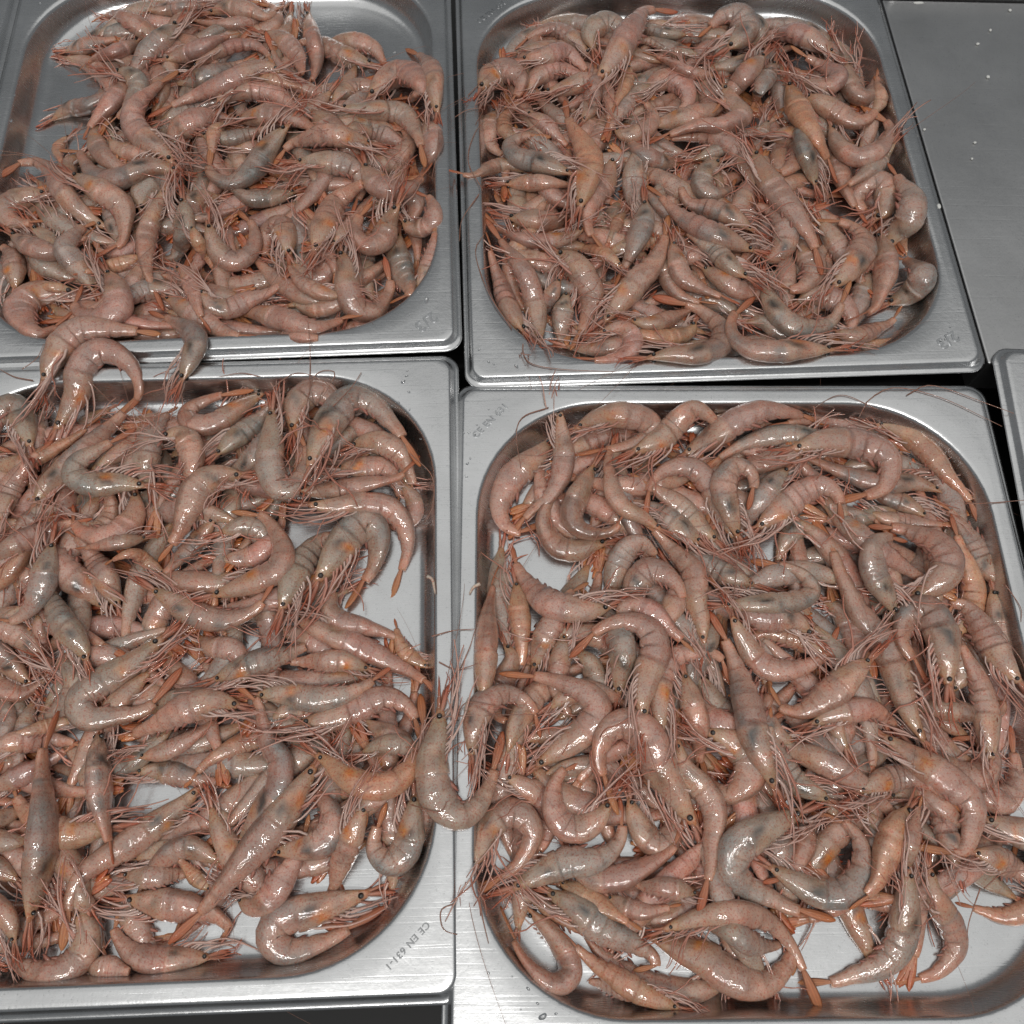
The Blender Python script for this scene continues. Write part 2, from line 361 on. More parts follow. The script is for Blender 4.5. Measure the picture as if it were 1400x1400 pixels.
DATA_B = '''
0 26 . 830,150 825,175 815,195
1 22 r 703,68 730,47 760,40 785,55 805,76 | thin arched prawn nearest the rear left corner of rear right tray
1 26 p 720,125 735,105 760,95 785,100
1 30 . 695,298 725,300 760,302 785,290 790,270
1 26 g 775,400 770,430 768,455 770,480
1 26 . 695,345 725,355 755,365
1 28 o 950,440 940,455 905,462 868,455
1 26 g 985,220 965,235 960,255 975,265 995,260
1 30 g 812,68 808,45 825,32 845,38 | grey bulging prawn first beside bare steel at the rear wall, rear right tray
1 20 gd 940,48 905,45 870,35
1 20 gd 955,75 925,70 895,58
1 26 gd 1025,65 1038,45 1030,35
1 30 p 880,130 905,110 930,115 940,130
1 26 g 890,115 870,130 850,150 840,165
1 28 r 1204,84 1190,128 1172,130 1160,110 1160,85
1 34 . 1195,300 1210,285 1212,262 1195,250 1177,260
1 14 or 1237,340 1230,315 1225,300
1 30 g 1190,370 1180,400 1170,425 1160,445
1 14 or 1222,463 1190,470 1168,468 | small orange tail tip lying apart in the near right corner, rear right tray
1 28 g 1020,440 1045,440 1070,455 1090,460
1 28 s 960,365 985,380 1010,395 1030,400
1 16 or 832,332 845,305 855,290
1 22 o 830,345 850,340 870,335
1 30 . 1090,290 1070,300 1040,330
1 30 . 1090,415 1110,405 1140,410
1 28 . 830,400 855,400 880,380
1 28 . 740,220 750,260 770,275
1 28 . 1000,300 1020,270 1030,250
1 28 . 1120,300 1140,330 1150,345
1 28 . 945,320 960,340 940,350
2 26 p 712,82 745,78 772,72 795,90 813,115
2 28 s 742,128 770,122 800,113 822,122 835,145 827,192
2 24 s 678,150 670,170 670,195 685,210 706,216
2 22 o 712,192 694,183 690,165 702,148
2 22 p 720,155 745,170 760,185 778,202
2 22 r 610,232 645,240 670,230 695,225 720,235 | prawn poking its tail over the left rim of rear right tray
2 30 . 838,215 830,250 815,265 803,295 810,325 832,347
2 26 . 690,252 720,250 755,250 785,255 800,265
2 34 t 716,455 697,425 685,390 672,350 668,315 | grey prawn flat along the left wall near the front, rear right tray
2 22 d 765,382 752,405 742,425 735,445 | narrow prawn with red whiskers pointing up, near left of rear right tray
2 36 . 760,345 785,360 800,385 808,410 800,440 780,480
2 20 or 785,338 820,345 850,365
2 26 p 820,455 850,450 865,465 855,485 820,492 783,488
2 24 s 862,438 890,442 927,430
2 28 . 905,340 912,375 925,400 945,410
2 28 s 920,330 925,355 935,380 960,395 985,405 1012,416
2 28 d 1030,315 1000,295 970,285 940,275 925,235
2 32 g 870,205 868,240 870,268 875,285
2 32 gd 882,275 880,300 870,330 860,352
2 24 d 935,222 910,222 888,214
2 34 gd 995,67 1018,45 1010,22 990,22 970,38 953,52 | curled grey prawn with dark face down at middle of rear wall, rear right tray
2 20 or 834,160 845,135 855,115 860,90
2 28 . 955,105 967,125 970,145 955,160 918,170
2 28 s 890,172 920,165 945,158
2 26 . 840,175 855,185 877,180
2 28 s 1045,75 1025,95 1008,115 995,130
2 26 gd 1060,85 1048,105 1035,130 1025,158
2 20 g 1050,165 1040,185 1030,207
2 28 p 1140,75 1115,58 1085,45 1052,50
2 18 or 1195,103 1203,135 1193,157
2 26 p 1090,112 1130,118 1145,106 1130,94 1105,80 1080,64
2 30 . 1100,130 1130,145 1165,165 1185,163 1200,148
2 28 . 1138,195 1150,240 1165,275 1187,308
2 34 s 1050,187 1088,190 1092,215 1067,236 1043,224
2 28 gd 1115,255 1108,230 1100,205 1095,185
2 28 g 1222,195 1205,215 1185,235 1163,250 | wet grey prawn with red snout over the right rim of rear right tray
2 36 g 1215,337 1225,318 1242,300 1246,272 1230,248 1214,222 | wide curved prawn bulging toward the right wall of rear right tray
2 34 gd 1213,416 1245,400 1260,378 1240,358 1213,350 | curved prawn standing out beside bare steel on the right wall, rear right tray
2 34 . 1085,325 1100,345 1112,370 1100,390 1075,395 1053,385
2 32 d 1035,347 1057,350 1072,333 1070,308 1055,290 1028,280
2 26 . 1140,450 1165,460 1195,450 1220,438 1233,416 | slim prawn in the near right corner, orange tail up, rear right tray
2 22 d 1140,388 1165,370 1192,360
2 24 . 797,167 805,150 810,133
3 34 s 655,122 675,105 695,98 712,110 705,132 688,152 | prawn with orange head pointing at the left rim, rear left of rear right tray
3 30 gd 782,238 760,230 735,222 707,214 698,198 722,186 757,187 | bean-shaped prawn with blue-grey shiny back, left of rear right tray
3 36 so 792,285 800,255 805,225 795,195 778,168 770,137 | spindle-shaped orange prawn tail up, left part of rear right tray
3 24 sr 657,285 680,310 710,325 745,330 775,325 800,311
3 28 r 665,297 685,330 705,355 722,385 732,420 735,450 736,470 | long prawn with tangled pale legs down the near left, rear right tray
3 34 s 825,440 848,412 870,385 893,360 907,330 912,295 | sabre-shaped prawn pointing its orange snout to the near rim, rear right tray
3 34 d 882,490 915,485 950,485 982,474 985,450 965,430 935,415 890,406 | S-bent prawn lying along the near rim, middle of rear right tray
3 30 gd 1022,380 1000,365 980,345 955,328 922,308
3 30 d 1032,343 990,325 960,312 930,295 905,270 882,248
3 28 p 1037,262 1025,230 1005,205 975,188 940,187 880,193 | wet pink prawn arching from the centre to the right, rear right tray
3 34 . 1030,205 1045,240 1070,275 1095,305 1112,335 1126,377 | pale straight prawn with bright wet back, middle of rear right tray
3 34 s 818,107 838,85 852,60 868,35 885,15 930,17 | prawn with orange tail bent against the rear wall, rear right tray
3 20 p 982,105 945,100 915,85 878,70
3 30 . 988,115 1000,140 1012,160 985,172 950,172 880,197 | L-shaped prawn with head up, upper middle of rear right tray
3 30 . 1135,170 1148,200 1172,215 1200,205 1216,180 1205,160 1178,143 | U-curled shiny prawn near the right wall, rear of rear right tray
3 32 so 1078,112 1092,150 1115,185 1130,215 1143,250
3 34 t 1202,318 1208,345 1210,375 1202,405 1192,425 1155,441 | straight prawn running down the right side, head by the bent ones, rear right tray
3 36 sd 1140,392 1165,362 1180,335 1170,315 1145,303 1113,303 | hook-shaped prawn with black eye and orange patch, right part of rear right tray
3 32 gd 1045,385 1055,415 1075,440 1105,450 1135,440 1150,415 1163,383 | smile-shaped grey prawn near the front rim, right part of rear right tray
3 34 sd 1142,478 1100,478 1060,480 1020,475 1001,455 1005,430 1033,408 | J-shaped prawn lying along the near rim, red snout right, rear right tray
'''
DATA_C = '''
0 30 . 120,1325 150,1325 180,1330
0 26 . 470,1120 495,1100 520,1085
0 26 . 500,985 520,1000 550,1015
0 28 . 60,560 50,590 45,620
1 30 . 380,545 400,560 410,590
1 26 d 342,662 352,635 365,610 370,590
1 28 gd 305,650 330,640 350,620
1 28 g 300,730 335,720 355,730
1 28 p 300,765 340,762 360,750
1 30 . 480,610 515,605 545,620 560,650
1 28 s 460,640 490,640 525,640 540,660
1 24 . 550,660 565,685 565,705
1 36 tr 535,868 500,858 465,850 450,830 460,800
1 26 g 495,1030 520,1020 550,1020
1 34 p 325,1225 345,1238 370,1225 390,1195 400,1180
1 30 ds 588,1025 582,1060 580,1100 575,1140
1 24 r 148,1318 132,1270 115,1235 100,1200
1 34 g 70,905 95,915 105,940 90,965
1 20 p 50,840 55,870 58,895
1 36 ds 145,830 120,805 95,785 80,765
1 24 . 85,698 60,700 40,715
1 28 . 25,712 0,720 -20,725
1 28 or 20,772 0,795 -20,815
1 24 g 20,940 25,970 20,1000
1 24 g 45,960 35,990 30,1010
1 26 g -5,950 8,980 0,1010
1 28 . 35,1105 0,1120 -20,1130
1 30 g 40,1150 0,1150 -20,1150
1 28 d 25,1205 0,1190 -20,1180
1 30 g 180,1175 220,1165 260,1170
1 30 d 300,1180 265,1160 240,1165
1 28 d 185,1055 215,1055 245,1060 270,1065
1 26 . 190,1035 230,1025 265,1005
1 28 . 370,985 395,972 420,978
1 28 g 205,975 230,962 260,955
1 30 . 380,860 410,870 430,880
1 28 . 420,1060 450,1050 475,1060
1 28 . 0,900 -10,920 0,940
1 28 . 270,870 290,885 320,890
1 30 . 150,1230 185,1260 200,1290
2 26 or 140,565 110,592 75,613 40,630 10,635 -20,630
2 30 . -10,720 5,690 20,660 35,640
2 26 . 187,612 180,640 175,665 178,690
2 34 g 205,668 200,640 205,605 222,575 245,552
2 34 . 222,598 245,595 260,612 262,640 252,670 238,692
2 30 gd 295,622 320,600 345,582 362,565 375,545
2 30 d 293,708 275,735 250,760 222,785 200,792
2 36 . 400,590 405,560 420,540 445,540 458,560
2 38 g 385,835 398,800 418,765 445,740
2 22 or 539,846 548,880 558,895 585,912
2 28 s 505,915 470,905 440,905 415,905
2 34 gds 292,930 325,918 360,905 400,892 425,882
2 26 or 248,1080 285,1042 310,1027 345,1012 390,1000
2 40 . 410,990 445,985 490,970 525,955 555,965 570,990 578,1020
2 36 ds 375,1165 405,1160 440,1150 455,1120 440,1092
2 34 s 500,1100 485,1130 470,1165 460,1200 448,1230 435,1255
2 44 ds 507,1220 470,1232 430,1245 390,1255 372,1280 395,1300 440,1288 478,1268 530,1235 | broad folded prawn with dark head, near right corner of front left tray
2 36 . 288,1308 250,1310 210,1312 178,1300 155,1265 165,1235
2 40 . 172,1228 210,1235 250,1240 290,1250 315,1275 295,1298
2 28 . 168,1197 205,1200 245,1195 285,1200
2 40 r 3,1265 12,1300 40,1325 80,1328 112,1305 118,1270 100,1243 | U-shaped prawn against the near wall at the left of front left tray
2 30 . 20,1290 12,1260 -5,1240
2 40 so 155,1132 125,1135 95,1140 75,1135 | short orange-bellied prawn with dark eye beside bare steel, front left tray
2 30 d 42,935 20,915 0,895 -15,880
2 30 . 60,905 40,880 15,865 -10,860
2 36 gd 118,905 112,888 92,862 77,838 68,812
2 34 . 162,830 145,795 125,760 105,735 85,722
2 28 r 150,680 150,705 130,725 100,715
2 34 p 185,672 182,705 162,728 138,733 | milky pink bent prawn under the folded grey one, rear left of front left tray
2 30 p -15,770 15,750 45,735
2 20 . 200,735 170,740 140,745
2 18 or 140,772 180,757 205,772 225,785
2 16 or 315,876 295,855 268,848
2 30 . -20,1030 10,1018 45,1013
2 28 p -20,1080 10,1070 45,1053
2 20 or 28,1003 60,995 100,985
2 20 or 235,1163 265,1195 288,1217
3 36 gd 42,612 33,585 22,560 5,560 -10,590
3 36 s 75,590 105,542 110,510 127,486 152,482 178,500 190,530 182,552 150,580 | arched yellowish prawn resting on the rear left rim of front left tray
3 34 d 48,692 65,665 95,640 130,605 165,570 197,540 | long slim prawn lying diagonally below the arched yellowish one, front left tray
3 34 gds 200,664 165,660 130,662 103,650 110,630 140,612 185,585 | folded grey prawn with orange snout to the right, rear left of front left tray
3 30 s 362,535 330,555 295,577 264,580 258,562 290,545 345,531 | spindle-like folded prawn with red snout at the rear wall of front left tray
3 36 g 372,558 372,600 370,640 385,668 408,658 420,625 413,600 397,575 | U-shaped grey prawn, tail tip raised, rear middle of front left tray
3 40 . 332,650 300,652 272,670 255,705 242,735 213,772 | prawn with long tapering tail pointing to the near left, upper middle of front left tray
3 36 sr 312,700 340,700 365,712 385,745 382,775 355,792 320,805 288,815 | hook-shaped prawn curling left beside bare steel, middle of front left tray
3 34 d 208,805 235,820 270,840 310,847 345,835 365,815 380,788 | smile-shaped pink prawn under the hook-shaped one, middle of front left tray
3 44 gds 432,797 455,765 480,730 503,716 518,740 510,775 498,795 474,834 | big folded prawn with dark back beside bare steel, right of front left tray
3 28 r 572,622 548,650 510,660 470,667 435,672 405,668 | straight prawn with spread tail pointing right, rear right of front left tray
3 42 gds 422,640 440,600 460,565 485,545 512,555 535,580 555,605 575,638 | large arched prawn against the rear right corner of front left tray
3 32 . 420,690 455,693 495,690 530,695 550,715 557,745 550,775 533,824 | arched prawn dropping its tail on bare steel, right of front left tray
3 32 p 400,842 440,862 485,880 530,903 572,925 614,957 | long straight prawn whose tail reaches the right rim of front left tray
3 34 gds 350,950 385,948 430,955 475,948 510,930 538,908
3 36 dsr 310,928 348,955 358,985 366,1015 382,1040 380,1075 360,1105 345,1130 322,1165 | S-bent prawn with red tail standing up, centre of front left tray
3 38 . 328,965 295,960 255,970 215,990 180,1005 150,1010
3 34 so 430,1030 455,1045 475,1062 510,1075 545,1065 570,1035 580,1000 573,944 | orange prawn curled like a hook with red tail up, right of front left tray
3 44 s 432,1045 410,1080 380,1125 345,1165 312,1205 282,1240 232,1292 | thick straight prawn with vivid orange patch by its head, near middle of front left tray
3 40 gds 568,1085 562,1125 555,1160 533,1178 512,1160 518,1125 530,1098 | bulb-shaped grey prawn with legs bunched, near right wall of front left tray
3 38 s 275,1075 245,1105 205,1135 160,1165 120,1190 98,1225 85,1305 | long prawn crossing bare steel, tail hanging to the near left of front left tray
3 44 td 40,1262 48,1215 58,1160 60,1105 58,1060 60,1020 77,973 | thick straight prawn head toward the front at the far left of front left tray
3 38 tdd 136,1000 134,1035 136,1070 138,1100 145,1135 | translucent prawn with red snout up and dark inside showing, left of front left tray
3 40 gs 225,870 185,905 145,930 112,955 120,980 160,978 205,965 247,912 | V-folded grey prawn with orange patch under its legs, left middle of front left tray
3 34 gd 72,742 62,775 55,805 38,835 10,850 -15,848 | sausage-like grey prawn with banded dark back at the left of front left tray
4 38 s 60,522 75,488 103,457 138,450 180,453 225,456 | prawn lying across the rims from rear left into front left tray, orange head down
4 32 gd 248,522 260,492 268,467 250,447 203,424 | grey prawn hanging head down over the rim between the two left trays
'''
DATA_D = '''
0 24 r 785,1340 820,1345 860,1355 890,1360
0 24 o 720,1220 750,1240 775,1258
0 28 d 1310,1190 1300,1160 1290,1130
0 30 . 1125,820 1150,840 1165,870
0 30 g 785,890 805,905 815,935
1 36 . 755,600 735,625 700,655 684,690 692,718 720,728 750,712
1 22 . 975,570 1000,575 1030,580
1 30 g 980,740 955,720 925,690 900,672
1 32 gd 958,743 925,720 895,700 870,690 840,690
1 30 gd 1078,640 1055,665 1035,690 1020,715
1 28 or 1345,720 1325,685 1295,650 1265,615 1230,590 1195,578 | long pink prawn along the curved rear right wall of front right tray
1 30 d 1372,802 1345,770 1325,735 1300,700 1275,680
1 26 d 1268,706 1240,690 1215,680 1190,668
1 24 r 1258,715 1215,710 1190,700
1 30 s 730,915 742,880 757,850 770,825
1 28 . 773,866 768,890 764,915 762,940 770,960 | pinkish prawn with head up below the long orange one, front right tray
1 28 o 705,795 708,830 712,870 712,905 700,935
1 32 p 690,1060 720,1080 745,1095 750,1115
1 36 t 720,1240 765,1290 780,1330 755,1345 720,1315 700,1280 685,1240 | folded greyish prawn lowest in the near left corner of front right tray
1 44 s 890,1280 925,1295 965,1310 1000,1335 1040,1345 1070,1325 1090,1290 1085,1340 | broad U-shaped prawn with orange head resting against the near wall, front right tray
1 30 g 960,1262 995,1270 1030,1290 1065,1290 1085,1270
1 26 . 952,1222 915,1215 880,1212 850,1200
1 24 r 935,1235 890,1245 860,1240 830,1225
1 36 . 860,1090 870,1120 890,1150 910,1150 925,1120
1 36 . 1352,1010 1345,1060 1352,1087 1372,1092 1388,1070 1385,1030 1380,990
1 40 gs 1345,1120 1380,1135 1420,1150
1 34 s 1330,1165 1360,1175 1400,1195 1430,1210
1 26 or 1303,1232 1345,1245 1375,1252 1410,1240 1440,1215 | prawn with its orange tail pointing left over bare steel, near right of front right tray
1 34 g 955,920 970,950 985,970 1010,980 1030,975
1 34 p 930,945 960,975 990,990 1020,992
1 40 s 965,1000 995,1012 1022,1035 1022,1065 1000,1085 975,1075
1 28 d 1088,1015 1065,1005 1045,985 1030,970
1 32 gd 1135,1095 1120,1085 1085,1065 1065,1035
1 30 p 1110,990 1150,975 1190,970 1215,985
1 34 t 1245,965 1290,970 1330,975 1350,980
1 30 . 1335,1045 1300,1030 1270,1000
1 30 . 1300,945 1315,920 1305,890 1290,870
1 30 or 1025,875 1048,865 1085,872 1115,885 1135,895
1 34 . 1110,870 1085,850 1040,845 1020,835
1 28 d 752,970 770,955 790,945 810,945
1 28 d 1160,715 1140,690 1120,665
1 30 or 1297,700 1312,745 1325,780 1330,815 1320,850 1305,870
1 32 d 1357,805 1365,850 1375,890 1390,920 1395,960
1 40 . 1245,1020 1270,1040 1310,1060 1340,1060
1 30 . 870,930 880,960 900,1000 890,1030
1 30 . 690,880 700,900 690,930 675,955
1 30 . 1060,1100 1085,1120 1100,1150 1090,1180
1 30 . 1215,1090 1240,1085 1275,1095 1300,1115
2 26 . 905,725 880,708 855,695 840,675 835,650 832,628 843,590
2 34 . 830,742 808,745 785,752 760,745 744,715 752,685 775,662
2 34 s 785,588 820,572 855,568 885,578 890,592 870,605 845,612 785,621 | pale curled prawn with orange spot behind the upright one, front right tray
2 34 s 865,618 905,600 930,575 950,560 975,575 988,595 1000,610
2 36 . 935,622 975,598 1010,575 1050,562 1095,568 1130,580
2 30 d 1290,673 1250,660 1200,660 1150,645 1110,628 1062,612
2 40 r 1185,718 1235,725 1280,745 1295,775 1275,800 1245,815
2 36 g 1225,840 1215,820 1195,780 1195,745 1225,735 1240,742
2 38 s 1035,722 1065,700 1098,675 1125,665 1145,680 1150,720
2 34 g 835,820 842,785 855,755 875,743 895,760 903,785
2 36 . 860,835 870,800 885,783 905,785 925,800 935,825
2 30 gd 985,828 1040,825 1085,822 1110,808 1095,785 1060,772 1020,766 | hooked prawn with greenish back and head to the left, rear middle of front right tray
2 40 ts 658,960 663,920 664,880 666,845 673,805 678,770 | straight orange-pink prawn flat along the left wall of front right tray
2 38 . 835,1095 815,1120 785,1133 762,1115 757,1080 775,1050 805,1040 | C-curled prawn just left of the large arched one, front right tray
2 34 p 775,1160 790,1185 815,1200 850,1198 890,1180 922,1155 935,1118
2 30 o 765,1205 795,1222 830,1243 880,1272
2 40 gd 748,1218 785,1242 825,1272 865,1290 893,1310 890,1330 860,1330
2 38 gd 1050,1183 1085,1203 1125,1222 1160,1215 1178,1185 1172,1145 1135,1112 1105,1110 | grey prawn curled into a wide cup beside the orange-headed one, front right tray
2 42 so 1243,1103 1225,1135 1212,1170 1200,1205 1178,1232 1160,1245 | prawn with big orange patch behind its head, near right of front right tray
2 22 r 1262,1085 1252,1120 1245,1160 1240,1190
2 40 gd 1243,1185 1240,1215 1238,1250 1228,1290 1205,1318 1165,1333 1135,1342 1085,1345 | brown-grey L-shaped prawn on bare steel, tail along near wall of front right tray
2 34 . 1270,1185 1278,1225 1298,1262 1305,1295 1285,1325 1255,1338 1215,1345 | outermost prawn at near right of front right tray, curved round bare steel
2 34 s 1172,1083 1205,1070 1235,1063 1265,1070 1290,1085
2 38 . 1395,935 1365,900 1345,865 1320,830 1298,830 1290,855
2 38 r 1112,700 1132,735 1155,795 1180,845 1210,880 1228,925 1242,970 1265,1015 | long straight prawn running diagonally through the rear right of front right tray
2 32 r 1145,856 1130,893 1095,912 1055,915 1030,895 1012,865 1000,840 | pink sickle-shaped prawn with orange tail raised, centre of front right tray
2 34 s 905,1005 903,965 905,925 925,898 955,893 985,900 1003,942
2 32 . 935,920 945,960 955,1000 955,1040 945,1070
2 36 gd 845,950 848,920 850,890 842,865
2 34 p 845,850 860,832 890,840 920,865 952,893
2 30 gd 1032,800 1000,790 970,775 950,765
3 28 . 765,560 767,590 770,620 767,650 750,680 725,700 690,738 | upright prawn with its head over the rear rim, rear left of front right tray
3 36 t 813,635 797,665 782,700 790,722 815,730 842,722 864,683 | cup-shaped prawn with tail tip turned up, rear left of front right tray
3 22 r 1040,590 1085,577 1130,578 1170,585 1205,600 1235,625
3 40 . 1080,615 1130,605 1180,610 1212,625 1215,650 1198,673 1138,683 | big wet hooked prawn along the rear wall of front right tray
3 30 . 1005,738 985,700 970,665 945,640 910,643 888,668 882,714 | hooked prawn with bright red tail hanging down, rear of front right tray
3 34 d 1010,735 998,700 990,665 1002,640 1022,642 1030,662 1024,700
3 32 r 863,698 890,722 921,754 947,783 950,820 958,850 962,882 | long prawn head down with orange legs, rear centre of front right tray
3 38 r 695,738 705,770 725,800 748,822 780,832 810,834 835,828 | salmon prawn sagging over bare steel by the left wall of front right tray
3 38 r 682,920 730,925 770,935 803,950 816,975 795,1002 760,1027 730,1048 | hook-shaped prawn with tail and head both to the left, left of front right tray
3 34 d 645,1035 648,1000 660,965 690,950 720,960 735,985 738,1012 | arch-shaped prawn nearest the left wall of front right tray
3 44 g 603,968 600,1000 592,1040 598,1085 622,1113 650,1103 672,1062 685,1000 | grey U-shaped prawn hanging over the rims between the two front trays
3 36 s 640,1190 660,1160 675,1125 705,1112 727,1135 715,1170 690,1195 645,1222 | round-curled prawn with orange spot, lying across the left rim of front right tray
3 38 gd 700,1215 735,1195 775,1178 815,1175 845,1152 850,1115 845,1085 | grey prawn pointing its red snout over the left near rim of front right tray
3 48 . 950,1130 925,1090 898,1045 885,1010 860,990 832,1000 820,1030 825,1062 848,1118 | largest arched prawn with tail dangling in the left middle of front right tray
3 30 o 930,1378 885,1360 850,1340 815,1318 785,1292 758,1270 | prawn with pale legs poking over the near rim of front right tray
3 32 . 905,1272 950,1258 1000,1250 1045,1258 1075,1285 1095,1320 1123,1384 | prawn with long pale legs whose tail lies over the near rim of front right tray
3 34 . 925,1010 935,1050 965,1085 977,1115 972,1150 970,1190 955,1253
3 46 gd 1098,1108 1055,1130 1012,1155 1000,1185 1020,1212 1060,1230 1085,1242 1150,1260 | big grey V-shaped prawn with blue-green back, near centre of front right tray
3 42 s 1205,1005 1245,1035 1290,1065 1325,1095 1328,1130 1312,1165 1250,1158 | big hooked prawn with orange tail folded back, right middle of front right tray
3 34 . 1355,1040 1350,1000 1345,960 1335,925 1315,885 1300,850
3 44 d 1297,940 1292,905 1285,865 1265,835 1240,845 1233,875 1248,900 1275,945 | tightly folded shiny prawn with red snout down, right middle of front right tray
3 40 . 1190,900 1160,925 1130,952 1095,972 1065,965 1050,935 | pale prawn with a clear black eye and red snout up, front right tray
3 40 d 1060,1078 1045,1040 1030,1000 1025,970 1010,920 990,870 968,833 | thick straight prawn lying head to the front, centre of front right tray
3 38 . 880,985 878,955 885,920 895,890 885,860 850,850 812,866 780,902 | arched prawn with tail spread to the left, left middle of front right tray
'''
# ---------------------------------------------------------------- the traced prawns
# layer flags width  then points from snout to tail tip in photo pixels (flag r: given tail first)
ROWS = []
for key, block in (('A', DATA_A), ('B', DATA_B), ('C', DATA_C), ('D', DATA_D)):
    for line in block.strip().splitlines():
        note = None
        if '|' in line: line, note = line.split('|'); note = note.strip()
        w = line.split(); fl = w[2] if ',' not in w[2] else ''
        pts = [tuple(map(float, t.split(','))) for t in w[2:] if ',' in t]
        if 'r' in fl: pts.reverse()
        ROWS.append(dict(tray=key, layer=int(w[0]), w=float(w[1]) * (1.13 if int(w[0]) >= 2 else 1.17), fl=fl, pts=pts, note=note))

# bare steel seen between the prawns: nothing is laid there
HOLES = [(745, 768, 42), (715, 835, 14), (1035, 757, 22), (925, 1300, 26), (1140, 1300, 34), (1335, 1275, 55), (1380, 1050, 16), (1092, 1145, 12), (745, 1268, 16),
         (1255, 1290, 12), (1370, 1170, 14), (425, 725, 34), (545, 800, 58), (350, 887, 16), (205, 1097, 30), (345, 1262, 26), (500, 1195, 22), (575, 760, 40), (410, 850, 10),
         (90, 130, 45), (60, 190, 60), (440, 108, 22), (530, 80, 36), (470, 35, 60), (80, 40, 50), (1240, 430, 40), (1262, 390, 20), (1095, 90, 14), (850, 25, 25), (1050, 30, 14), (580, 60, 40)]

# ---------------------------------------------------------------- height field (how high the heap stands)
GX0, GY0, CELL = -0.56, -0.17, 0.0016
GNX, GNY = 690, 590
gx, gy = np.meshgrid(GX0 + (np.arange(GNX) + .5) * CELL, GY0 + (np.arange(GNY) + .5) * CELL)
HF = np.full((GNY, GNX), -0.004)
def sdf_rr(x, y, w, l, r):
    qx = np.abs(x) - (w / 2 - r); qy = np.abs(y) - (l / 2 - r)
    return np.hypot(np.maximum(qx, 0), np.maximum(qy, 0)) + np.minimum(np.maximum(qx, qy), 0) - r
def tray_local(k, x, y):
    tx, ty, ta, _ = TRAYS[k]; c, s = math.cos(ta), math.sin(ta)
    return (x - tx) * c + (y - ty) * s, -(x - tx) * s + (y - ty) * c
for k in TRAYS:
    lx, ly = tray_local(k, gx, gy)
    outer = sdf_rr(lx, ly, TW, TL_, .011); inner = sdf_rr(lx, ly, TW - 2 * OPEN_IN, TL_ - 2 * OPEN_IN, OPEN_R)
    HF[outer < 0] = RIM_Z + TRAYS[k][3]
    q = np.clip(-inner / .0085, 0, 1)
    inside = inner < 0
    HF[inside] = (RIM_Z + (FLOOR_Z - RIM_Z) * (1 - (1 - q) ** 2.2))[inside] + TRAYS[k][3]
BASE = HF.copy()
def disk(x, y, r):
    i0, i1 = int((x - r - GX0) / CELL), int((x + r - GX0) / CELL) + 1
    j0, j1 = int((y - r - GY0) / CELL), int((y + r - GY0) / CELL) + 1
    i0, i1 = max(i0, 0), min(i1, GNX); j0, j1 = max(j0, 0), min(j1, GNY)
    return slice(j0, j1), slice(i0, i1)
def hf_under(P, r, q=0.85):
    out = []
    for (x, y) in P[:, :2]:
        sl = disk(x, y, r)
        h = HF[sl]
        if h.size == 0: out.append(-.004); continue
        m_ = (gx[sl] - x) ** 2 + (gy[sl] - y) ** 2 < r * r
        v = h[m_] if m_.any() else h.ravel()
        out.append(float(np.quantile(v, q)))
    return np.array(out)
def stamp_hf(P, hh, bb):
    for (x, y, z), h, b in zip(P, hh, bb):
        sl = disk(x, y, h)
        if HF[sl].size == 0: continue
        d2 = ((gx[sl] - x) ** 2 + (gy[sl] - y) ** 2) / (h * h)
        t = np.where(d2 < 1, z + b * np.sqrt(np.maximum(1 - d2, 0)), -1)
        HF[sl] = np.maximum(HF[sl], t)

def catmull(P, n):
    P = np.asarray(P, float)
    if len(P) == 2: P = np.array([P[0], (P[0] + P[1]) / 2, P[1]])
    Q = np.vstack([2 * P[0] - P[1], P, 2 * P[-1] - P[-2]])
    out = []
    for i in range(1, len(Q) - 2):
        p0, p1, p2, p3 = Q[i - 1:i + 3]
        for t in np.linspace(0, 1, 14, endpoint=False):
            out.append(.5 * (2 * p1 + (p2 - p0) * t + (2 * p0 - 5 * p1 + 4 * p2 - p3) * t * t + (3 * p1 - p0 - 3 * p2 + p3) * t ** 3))
    out.append(P[-1]); out = np.array(out)
    return resample(out, n)
def resample(P, n, s=None):
    d = np.r_[0, np.cumsum(np.linalg.norm(np.diff(P, axis=0), axis=1))]
    t = (np.linspace(0, 1, n) if s is None else np.asarray(s)) * d[-1]
    return np.stack([np.interp(t, d, P[:, k]) for k in range(P.shape[1])], 1)
def smooth1(z, sg):
    n = len(z); k = np.arange(n)
    W = np.exp(-.5 * ((k[:, None] - k[None, :]) / sg) ** 2); return (W @ z) / W.sum(1)
def norm(v): return v / (np.linalg.norm(v, axis=-1, keepdims=True) + 1e-12)

# ---------------------------------------------------------------- shared small parts (unit size, x forward)
def tube(path, rad, n=4):
    path = np.asarray(path, float); T = norm(np.gradient(path, axis=0))
    ref = np.array([0, 0, 1.0]); V, Fc = [], []
    for i, (p, t) in enumerate(zip(path, T)):
        a = np.cross(t, ref)
        if np.linalg.norm(a) < 1e-3: a = np.cross(t, (0, 1, 0))
        a = a / np.linalg.norm(a); b_ = np.cross(a, t); r = rad[i] if hasattr(rad, '__len__') else rad
        for k in range(n):
            w = 2 * math.pi * k / n; V.append(p + r * (math.cos(w) * a + math.sin(w) * b_))
    for i in range(len(path) - 1):
        for k in range(n):
            Fc.append((i * n + k, i * n + (k + 1) % n, (i + 1) * n + (k + 1) % n, (i + 1) * n + k))
    Fc.append(tuple(range(n))); Fc.append(tuple(len(V) - n + k for k in range(n))[::-1])
    return np.array(V), Fc
